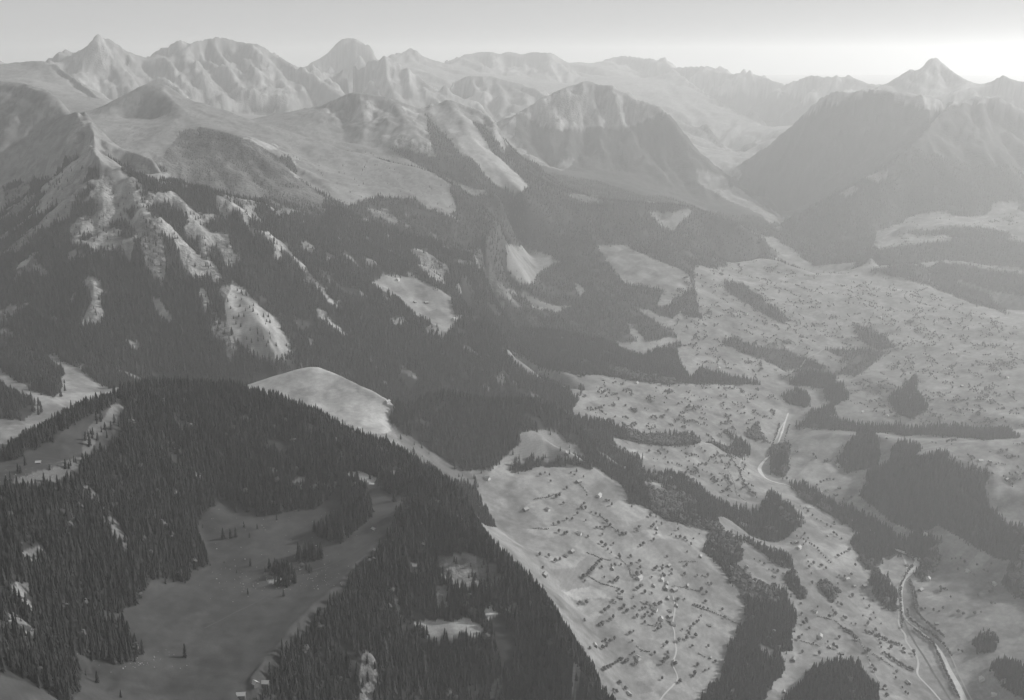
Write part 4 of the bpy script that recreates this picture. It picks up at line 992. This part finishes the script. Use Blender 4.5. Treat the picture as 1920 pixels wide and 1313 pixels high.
# ------------------------------------------------------------------ where the houses stand
# area: (where it stands, [(px, py, size type, roof)])
HOUSES = [
 ('in the village street', 'village houses', [(1240.6,1089.6,0,1),(1250,1096,3,0),(1248,1105,1,0),(1264,1108,1,0),(1225,1099.5,2,0),(1252,1123,3,2),(1227,1145,1,1),(1239.6,1163,0,1),(1256,1158,0,0),(1255,1166,2,1),(1263,1173,0,1),(1268,1137,2,2),(1256,1148,2,2)]),
 ('in the village meadows', 'farmhouses on the village slope', [(1199,1086,1,1),(1253.6,1062,3,0),(1148,1068,3,0),(1021,1080,1,0),(1163.5,1123,3,1),(1115.6,1212,3,1),(1196,1235,0,1),(1179,1303,3,1),(1330,1174,2,0),(1263.5,1244,2,0),(1332,1235,4,2),(1288.5,1100,3,0),(1313,1045,3,1),(1336,1033,3,1)]),
 ('on the pasture dome', 'chalets on the pasture dome', [(1085,905,1,0),(1123,931,1,1),(1027,957,0,1),(1085.6,1002,0,1),(1072,1036,0,0),(1060.5,1043.5,2,0),(985.5,957,1,0),(914,898,1,1),(1060.5,853,1,0),(1230.7,993,3,0),(1243,965,4,2)]),
 ('behind the pasture dome', 'chalets beyond the pasture dome', [(1168,880,1,1),(1187,897,3,0),(1217,909,3,0),(1287,851,3,0),(1256.7,797,3,0),(1336,823,3,0)]),
 ('by the conical wooded knoll', 'houses by the knoll', [(1393.5,985,1,1),(1400,1064,2,0),(1451,1083,2,0),(1453,1029,3,2),(1492,1018,3,1),(1498,1028,1,1),(1494.5,975,0,1),(1515,954,1,1),(1564,983,4,2),(1551.5,1006,4,2)]),
 ('on the lower valley meadow', 'houses on the lower valley meadow', [(1528,1148,0,1),(1537.5,1195.5,1,1),(1487.5,1239,0,2),(1470,1298,4,1),(1555,1215,2,0),(1578,1227,3,2),(1588.5,1088,0,1),(1621,1100,0,0),(1602,1101,4,0),(1486.5,1184,3,2),(1702,1283,0,0),(1694,1224,2,2),(1659,1293,3,2),(1604,1202,4,2),(1452,1184,3,1)]),
 ('beside the river and main road', 'houses beside the river', [(1740.6,1087,1,1),(1726,1108,1,0),(1815,1073,0,1),(1756,1171,2,2),(1865,1096,0,1),(1840.5,1276,1,1),(1863.6,1304,0,1),(1737,1004,1,1),(1700,1062,2,0)]),
 ('in the hamlet under the dark hill', 'houses of the riverside hamlet', [(1571,874,1,1),(1550.5,921,0,1),(1567,929,1,0),(1573.5,916,3,0),(1539,924,2,0),(1599.5,978,3,1)]),
 ('on the terrace above the dark hill', 'houses on the terrace', [(1844,822,3,1),(1759,846,0,1),(1838,866,1,1),(1856,866,2,0),(1842.6,887,0,1),(1887,901,0,0),(1910,890,1,1),(1662,822,3,1),(1853,803,3,1)]),
 ('in the far village', 'houses of the far village', [(1093.5,703,0,1),(1085,706,3,0),(1194,720,0,1),(1235.5,722,0,1),(1152,737,0,1),(1131,714,3,0),(1056,727,0,0),(1348,692,1,1),(1363.5,691,1,1),(1455,694,1,1)]),
 ('on the far valley fields', 'houses on the far valley fields', [(1845,750,1,1),(1779,695,0,1),(1828.5,704,0,1),(1889,710,0,1),(1616.6,774,0,1),(1664,781,0,1),(1803,726,0,0),(1651,596,1,1),(1399,589,1,1),(1516,516,1,1)]),
 ('on the wooded wall bench', 'chalets on the bench in the wall', [(746,527,1,1),(799,569,1,0),(778,568,3,0),(851,599,1,1)]),
]
ORD = ['leftmost', 'second from left', 'third from left', 'fourth from left', 'fifth from left', 'sixth from left', 'seventh from left', 'eighth from left', 'ninth from left', 'tenth from left', 'eleventh from left', 'twelfth from left', 'thirteenth from left', 'fourteenth from left', 'fifteenth from left']
ROOFW = ['pale', 'bright', 'grey']
HLIST, HLAB = [], []
for wh, grp, lst in HOUSES:
    for k, (px, py, ty, rf) in enumerate(sorted(lst)):
        HLIST.append((px, py, ty, rf, grp)); HLAB.append(f'{ROOFW[rf]} roofed house, {ORD[k]} {wh}')
_hx, _hy, _hz = ray_ground([h[0] for h in HLIST], [h[1] for h in HLIST])
HXY = np.stack([_hx, _hy], 1)

# ------------------------------------------------------------------ individual trees
def thing(name, label, cat, loc, rotz=0, group=None):
    o_ = bpy.data.objects.new(name, None); o_.empty_display_size = .5
    scene.collection.objects.link(o_)
    o_.location = loc; o_.rotation_euler = (0, 0, rotz); o_['label'] = label; o_['category'] = cat
    if group: o_['group'] = group
    return o_
def part(name, mesh, parent):
    o_ = bpy.data.objects.new(name, mesh); scene.collection.objects.link(o_); o_.parent = parent
    return o_
PROTO = {}
for kind in ('spruce', 'leafy'):
    L_ = []
    for k in range(5):
        V, F, tr, m_ = proto(kind, random.Random(100 + k), 0)
        L_.append((mesh_from('crown', V, F, [m_]), mesh_from('trunk', tr[0], tr[1], [mat_bark])))
    PROTO[kind] = L_
def tree(name, kind, p, label, group):
    t = thing(name, label, 'tree', (p[0], p[1], p[2]), p[5], group)
    c, k = rnd.choice(PROTO[kind])
    part('trunk', k, t); part('crown', c, t)
    t.scale = (p[4], p[4], p[3])
    return t

def size_px(p): return p[:, 3] * FPX / np.hypot(np.hypot(p[:, 0], p[:, 1]), CAMZ - p[:, 2])
def in_view(p):
    px, py, d = project(p[:, 0], p[:, 1], p[:, 2] + p[:, 3] * .6)
    m = (px > 2) & (px < 1918) & (py > 2) & (py < 1330)
    return m & visible(p[:, 0], p[:, 1], p[:, 2], p[:, 3] * .7, 0.0)
def where(p):
    px, py, d = project(p[0], p[1], p[2])
    return px, py
SPOT = {19: 'lone tall spruce in the middle of the lower basin pasture', 20: 'slim lone spruce beside the wooded spur at the lower left', 0: 'wide dark spruce with a long shadow high in the basin pasture', 24: 'single spruce beside the wedge of wood in the upper basin', 14: 'lone spruce just above the walled spruce clump in the basin', 17: 'small lone spruce on the stony ground below the basin clump'}
for i_, p in enumerate(spr):
    px, py = where(p)
    if i_ in SPOT: lab, grp = SPOT[i_], None
    elif i_ < 25: lab, grp = 'small dark spruce scattered over the basin pasture', 'spruces scattered over the basin pasture'
    elif i_ < 49: lab, grp = 'dark spruce scattered along the edge of the upper left alp meadow', 'spruces along the upper left alp meadow'
    else: lab, grp = 'dark spruce on the sunlit pasture of the far left side valley', 'spruces on the far left side valley pasture'
    tree('spruce_tree', 'spruce', p, lab, grp)
nv_ = in_view(near)
score = np.where(nv_, size_px(near), 0)
pick_ = np.argsort(-score)[:300 - len(spr)]
for j in pick_:
    p = near[j]; px, py = where(p)
    if px < 170 and py > 1165: lab, grp = 'tall near spruce on the wooded spur in the lower left corner', 'spruces on the lower left spur'
    elif px < 420: lab, grp = 'dark spruce in the dense wood on the left slope above the basin', 'spruces of the left slope wood'
    else: lab, grp = 'dark spruce in the dense wood on the steep centre hill', 'spruces of the centre hill wood'
    tree('spruce_tree', 'spruce', p, lab, grp)
near = np.delete(near, pick_, 0)
leafy_all = np.concatenate([leafy, bank])
lv = in_view(leafy_all)
score = np.where(lv, size_px(leafy_all), 0)
pick_ = np.argsort(-score)[:300]
for j in pick_:
    p = leafy_all[j]; px, py = where(p)
    if j >= len(leafy): lab, grp = 'leafy tree in the rows along the river and lane banks', 'trees along the river and lane banks'
    elif px < 1400 and py < 900: lab, grp = 'leafy tree on the far meadows beyond the pasture dome', 'trees on the meadows beyond the pasture dome'
    elif px < 1300 and py < 1020: lab, grp = 'small leafy tree on the pasture dome above the village', 'trees on the pasture dome'
    elif px < 1400: lab, grp = 'leafy tree among the gardens and meadows of the village slope', 'trees of the village slope'
    elif px < 1700: lab, grp = 'leafy tree on the valley meadow between the long wood and the river', 'trees of the valley meadow'
    else: lab, grp = 'leafy tree with a long shadow on the meadow beyond the river', 'trees of the meadow beyond the river'
    if j < len(leafy) and len(HXY):
        dd = np.hypot(HXY[:, 0] - p[0], HXY[:, 1] - p[1]); k = int(dd.argmin())
        if dd[k] < 32: lab, grp = 'leafy tree beside the ' + HLAB[k], 'trees by the ' + HLIST[k][4]
    tree('leafy_tree', 'leafy', p, lab, grp)
rest = np.concatenate([np.delete(leafy_all, pick_, 0), scat])

mix = nrng.rand(len(near)) < .012
nl = near[mix]; nl[:, 3] *= .62; nl[:, 4] *= .75; near = near[~mix]
scatter_object('spruce_forest', 'dense dark spruce forest on the foreground hills', near, 'spruce', 1, 1)
west = mid[(mid[:, 0] < 250)]; east = mid[(mid[:, 0] >= 250)]
scatter_object('wall_forest', 'spruce forest climbing the great rock wall behind the basin', west, 'spruce', 1, 2)
sel = (fbm(east[:, 0], east[:, 1], 130, 2) + .35 * nrng.uniform(-1, 1, len(east)) > .08) & (east[:, 1] < 4600) & (east[:, 0] > 420) & ~((east[:, 0] > 1120) & (east[:, 1] > 3250))
el = east[sel]; el[:, 3] *= .72; el[:, 4] *= .85
scatter_object('valley_woods', 'dark spruce woods along the valley and its knolls', east[~sel], 'spruce', 1, 3)
scatter_object('leafy_woods', 'paler leafy trees mixed into the spruce woods', np.concatenate([el, nl]), 'leafy', 1, 6)
scatter_object('slope_forest', 'forest on the far valley slopes, foliage painted paler for haze', far, 'spruce', 2, 4)
scatter_object('hedge_trees', 'small hedgerow and orchard trees dotting the far valley meadows', rest, 'leafy', 1, 5)
# ------------------------------------------------------------------ river, roads, railway
def smooth_line(P, n=3):
    P = np.array(P, float)
    for _ in range(n):
        Q = np.empty((2 * len(P) - 2, P.shape[1])); Q[0::2] = .75 * P[:-1] + .25 * P[1:]; Q[1::2] = .25 * P[:-1] + .75 * P[1:]
        P = np.concatenate([P[:1], Q, P[-1:]])
    return P
def ribbon(name, label, pts, width, mat, lift=.7, wob=0.0, n_across=4):
    P = np.array([p[:2] for p in pts], float)
    x, y, z = ray_ground(P[:, 0], P[:, 1]); ok = np.isfinite(x)
    fr0 = np.r_[0, np.cumsum(np.hypot(np.diff(x[ok]), np.diff(y[ok])))]; fr0 = fr0 / fr0[-1]
    C_ = smooth_line(np.stack([x[ok], y[ok]], 1), 2)
    seg = np.r_[0, np.cumsum(np.hypot(*np.diff(C_, axis=0).T))]
    s = np.arange(0, seg[-1], 4.0)
    cx, cy = np.interp(s, seg, C_[:, 0]), np.interp(s, seg, C_[:, 1])
    for _ in range(3):
        cx[1:-1] = (cx[:-2] + cx[2:] + 2 * cx[1:-1]) / 4; cy[1:-1] = (cy[:-2] + cy[2:] + 2 * cy[1:-1]) / 4
    tx, ty = np.gradient(cx), np.gradient(cy); l = np.hypot(tx, ty); nx, ny = -ty / l, tx / l
    w_ = (width if np.isscalar(width) else np.interp(s / s[-1], fr0, (list(width) + [width[-1]] * 99)[:len(fr0)])) * (1 + wob * fbm(cx, cy, 60, 2))
    off = wob * 5 * fbm(cx + 300, cy, 90, 2)
    V = []
    t = np.linspace(-.5, .5, n_across)
    X = cx[:, None] + nx[:, None] * (w_[:, None] * t + off[:, None] if wob else np.outer(np.ones_like(cx) * w_, t) if np.isscalar(w_) else w_[:, None] * t)
    Y = cy[:, None] + ny[:, None] * (w_[:, None] * t + off[:, None] if wob else w_[:, None] * t)
    Zz = mesh_height(X, Y) + lift
    m_ = grid_mesh(name, np.stack([X, Y, Zz], -1).reshape(-1, 3), *X.shape)
    m_.materials.append(mat)
    o_ = bpy.data.objects.new(name, m_); scene.collection.objects.link(o_)
    o_['kind'] = 'structure'; o_['label'] = label
    return o_
mat_river = M('river_water_and_gravel', .40, .35, noise=[(.05, .25), (.3, .2)])
mat_road = M('pale_gravel_road', .32, .9, noise=[(.1, .12)])
mat_rail = M('railway_ballast', .085, .9, noise=[(.2, .2)])
mat_path = M('earth_path', .24, .9, noise=[(.1, .2)])
ribbon('river', 'pale shallow river winding down the valley', RIVER, [5, 6, 6, 6, 9, 14, 18, 12, 6, 5, 5, 6, 8, 22, 26, 12, 8, 8, 7, 7, 9, 11, 14, 16, 18], mat_river, .9, .25)
ribbon('road', 'pale village road running down from the hamlet', [(1262,1118),(1266,1135),(1265,1150),(1262,1165),(1260,1175),(1265,1184),(1264.6,1198),(1267.7,1213),(1268,1225),(1263.5,1237),(1259,1245),(1266.7,1259),(1271,1269),(1270,1277.5),(1254,1294),(1237.5,1312.5),(1222,1330)], 3.4, mat_road)
ribbon('road', 'pale main road beside the river and railway', [(1690,1040),(1698,1055),(1702,1071.5),(1696,1080),(1686.7,1094),(1681.5,1105),(1681,1114),(1684,1133.5),(1686,1155),(1684,1168),(1689,1180),(1698.6,1190.6),(1697.5,1202.6),(1710,1219),(1720,1233.6),(1722.5,1248),(1718,1263),(1729.6,1277.7),(1746,1294),(1763,1313),(1776,1330)], 5.5, mat_road)
ribbon('railway', 'straight dark single track railway along the river', [(1688,1105),(1689,1130),(1691.5,1155),(1701,1179),(1715,1205),(1732,1231),(1751,1262),(1782,1313),(1795,1334)], 5.0, mat_rail)
ribbon('road', 'pale lane on the far bank of the river', [(1743,1170),(1746,1188),(1760.6,1200),(1775,1217),(1787,1238),(1796,1262),(1810.7,1293),(1822.6,1313),(1832,1332)], 4.0, mat_path)
ribbon('path', 'narrow hedge lined path through the valley meadow', [(1564.6,1163),(1577,1177.5),(1594,1188),(1610,1200),(1623,1221),(1631,1242),(1637.5,1259),(1650,1280)], 3.0, mat_path)
ribbon('road', 'short pale road beside the river further up the valley', [(1478,778),(1475,785.4),(1465.5,799.5),(1459.6,809),(1459,818),(1451,826.5)], 5.0, mat_road)
ribbon('path', 'pale curved lane on the far meadow', [(1398,852),(1390,862),(1386,872),(1390,882),(1398,892)], 5.0, mat_path)
ribbon('path', 'faint cattle track crossing the basin pasture', [(690,1020),(640,1052),(560,1075),(500,1120),(440,1150),(380,1180)], 2.2, M('trodden_grass', .06, .9, noise=[(.1, .3)]), .5)
ribbon('road', 'pale lane across the far valley fields', [(1470,700),(1500,685),(1530,665),(1545,655)], 6.0, mat_path)

# ------------------------------------------------------------------ houses
mat_wall = M('weathered_timber', .11, .9, noise=[(.4, .3)])
mat_plaster = M('whitewash', .5, .9, noise=[(.4, .15)])
mat_roof = [M('pale_shingles', .27, .75, noise=[(.5, .25)]), M('bleached_shingles', .36, .7, noise=[(.5, .2)]), M('grey_shingles', .25, .85, noise=[(.5, .3)])]
def house_meshes(w, d, h, rise, over, wm, rm):
    hw, hd = w / 2, d / 2
    V = [(-hw, -hd, -3), (hw, -hd, -3), (hw, hd, -3), (-hw, hd, -3), (-hw, -hd, h), (hw, -hd, h), (hw, hd, h), (-hw, hd, h), (-hw, 0, h + rise), (hw, 0, h + rise)]
    F = [(0, 1, 5, 4), (2, 3, 7, 6), (1, 2, 6, 9, 5), (3, 0, 4, 8, 7)]
    wall = mesh_from('wall', V, F, [wm])
    th = .35; s = rise / hd; e = hd + over; x = hw + over
    def slab(sg):
        lo = h - s * over + .06; hi = h + rise + .06
        a = [(-x, sg * e, lo), (x, sg * e, lo), (x, 0, hi), (-x, 0, hi)]
        return a + [(p[0], p[1], p[2] + th) for p in a]
    V, F = [], []
    for sg in (-1, 1):
        o_ = len(V); V += slab(sg)
        F += [tuple(o_ + i for i in q) for q in ((0, 1, 2, 3), (4, 5, 6, 7), (0, 1, 5, 4), (1, 2, 6, 5), (2, 3, 7, 6), (3, 0, 4, 7))]
    roof = mesh_from('roof', V, F, [rm])
    bm = bmesh.new(); bm.from_mesh(roof); bmesh.ops.recalc_face_normals(bm, faces=bm.faces); bm.to_mesh(roof); bm.free()
    V = [(.6, .6, 0), (1.3, .6, 0), (1.3, 1.3, 0), (.6, 1.3, 0)]
    zc = h + rise * .5
    V = [(a, b, zc) for a, b, _ in V] + [(a, b, h + rise + 1.0) for a, b, _ in V]
    chim = mesh_from('chimney', V, [(0, 1, 5, 4), (1, 2, 6, 5), (2, 3, 7, 6), (3, 0, 4, 7), (4, 5, 6, 7)], [mat_plaster])
    return wall, roof, chim
HTYPE = []
for k, (w, d, h, rise, over) in enumerate(((14, 11, 6.0, 3.4, 1.2), (17, 13, 6.6, 4.0, 1.4), (11, 9, 4.5, 2.8, 1.0), (13, 9, 5.0, 3.2, 1.0), (9, 7, 3.6, 2.4, .8))):
    for rm in mat_roof:
        HTYPE.append(house_meshes(w, d, h, rise, over, mat_plaster if k in (0, 1) and rm is mat_roof[1] else mat_wall, rm))
def house(px, py, ty, rf, label, group, name='house'):
    x, y, z = ray_ground([px], [py]); x, y = float(x[0]), float(y[0])
    if not math.isfinite(x): return
    e = 6.0
    zs = [float(mesh_height(np.array([x + a]), np.array([y + b]))[0]) for a in (-e, 0, e) for b in (-e, 0, e)]
    gx_, gy_ = (zs[7] - zs[1]) / (2 * e), (zs[5] - zs[3]) / (2 * e)
    ang_ = math.atan2(gy_, gx_) + rnd.choice((math.pi / 2, math.pi / 2, 0)) + rnd.uniform(-.35, .35)
    t = thing(name, label, 'house' if name == 'house' else 'hut', (x, y, sum(zs) / 9 + .1), ang_, group)
    t.scale = (.88, .88, .88)
    wl, rm, ch = HTYPE[ty * 3 + rf]
    part('wall', wl, t); r_ = part('roof', rm, t)
    if ty < 2: part('chimney', ch, r_)
for (px, py, ty, rf, grp), lab in zip(HLIST, HLAB):
    house(px, py, ty, rf, lab, grp)
house(727, 754, 0, 1, 'white roofed chalet on the right shoulder of the bright bare dome', None)
house(72, 870, 4, 1, 'small bright roofed hut on the upper left alp meadow', None, 'hut')
house(476, 1279, 3, 1, 'larger pale hut at the foot of the centre hill in the basin corner', None, 'hut')
house(496, 1284, 3, 1, 'long pale hut touching the wood at the bottom basin corner', None, 'hut')
house(452, 1306, 3, 1, 'pale hut at the bottom picture edge below two other huts', None, 'hut')
house(701, 995, 4, 0, 'upper of two grey huts where the basin meets the centre hill', None, 'hut')
house(704, 1034, 4, 0, 'lower of two grey huts where the basin meets the centre hill', None, 'hut')
house(697, 373, 1, 1, 'bright alp building at the foot of the high pasture', None)

# ------------------------------------------------------------------ boulders on the basin pasture
V, F = [], []
for _ in range(420):
    px, py = rnd.choice([(rnd.gauss(470, 50), rnd.gauss(1090, 14)), (rnd.gauss(600, 40), rnd.gauss(1085, 14)), (rnd.uniform(390, 690), rnd.uniform(950, 1100)), (rnd.gauss(255, 40), rnd.gauss(1240, 12)), (rnd.uniform(20, 160), rnd.uniform(1170, 1230)), (rnd.gauss(560, 22), rnd.gauss(1062, 6)), (rnd.gauss(60, 30), rnd.gauss(900, 12))])
    V.append((px, py))
P = np.array(V); bx_, by_, _z = ray_ground(P[:, 0], P[:, 1]); V = []
ico = bmesh.new(); bmesh.ops.create_icosphere(ico, subdivisions=1, radius=1)
iv = [v.co.copy() for v in ico.verts]; ifc = [tuple(v.index for v in f.verts) for f in ico.faces]; ico.free()
for x, y in zip(bx_, by_):
    if not math.isfinite(x) or y > 2300: continue
    r_, t_ = mesh_cell(np.array([x]), np.array([y]))
    if MK[r_[0], t_[0]] not in (10, 6, 5, 2): continue
    s = rnd.uniform(.35, .9) * (1.6 if rnd.random() < .1 else 1); z = float(mesh_height(np.array([x]), np.array([y]))[0])
    o_ = len(V); V += [(x + v.x * s * rnd.uniform(.7, 1.3), y + v.y * s * rnd.uniform(.7, 1.3), z + .2 * s + v.z * s * rnd.uniform(.5, .9)) for v in iv]
    F += [tuple(i + o_ for i in f) for f in ifc]
bo = bpy.data.objects.new('boulders', mesh_from('boulders', V, F, [M('limestone', .30, .9, noise=[(1., .3)])])); scene.collection.objects.link(bo)
bo['kind'] = 'stuff'; bo['label'] = 'pale limestone boulders strewn over the basin pasture'
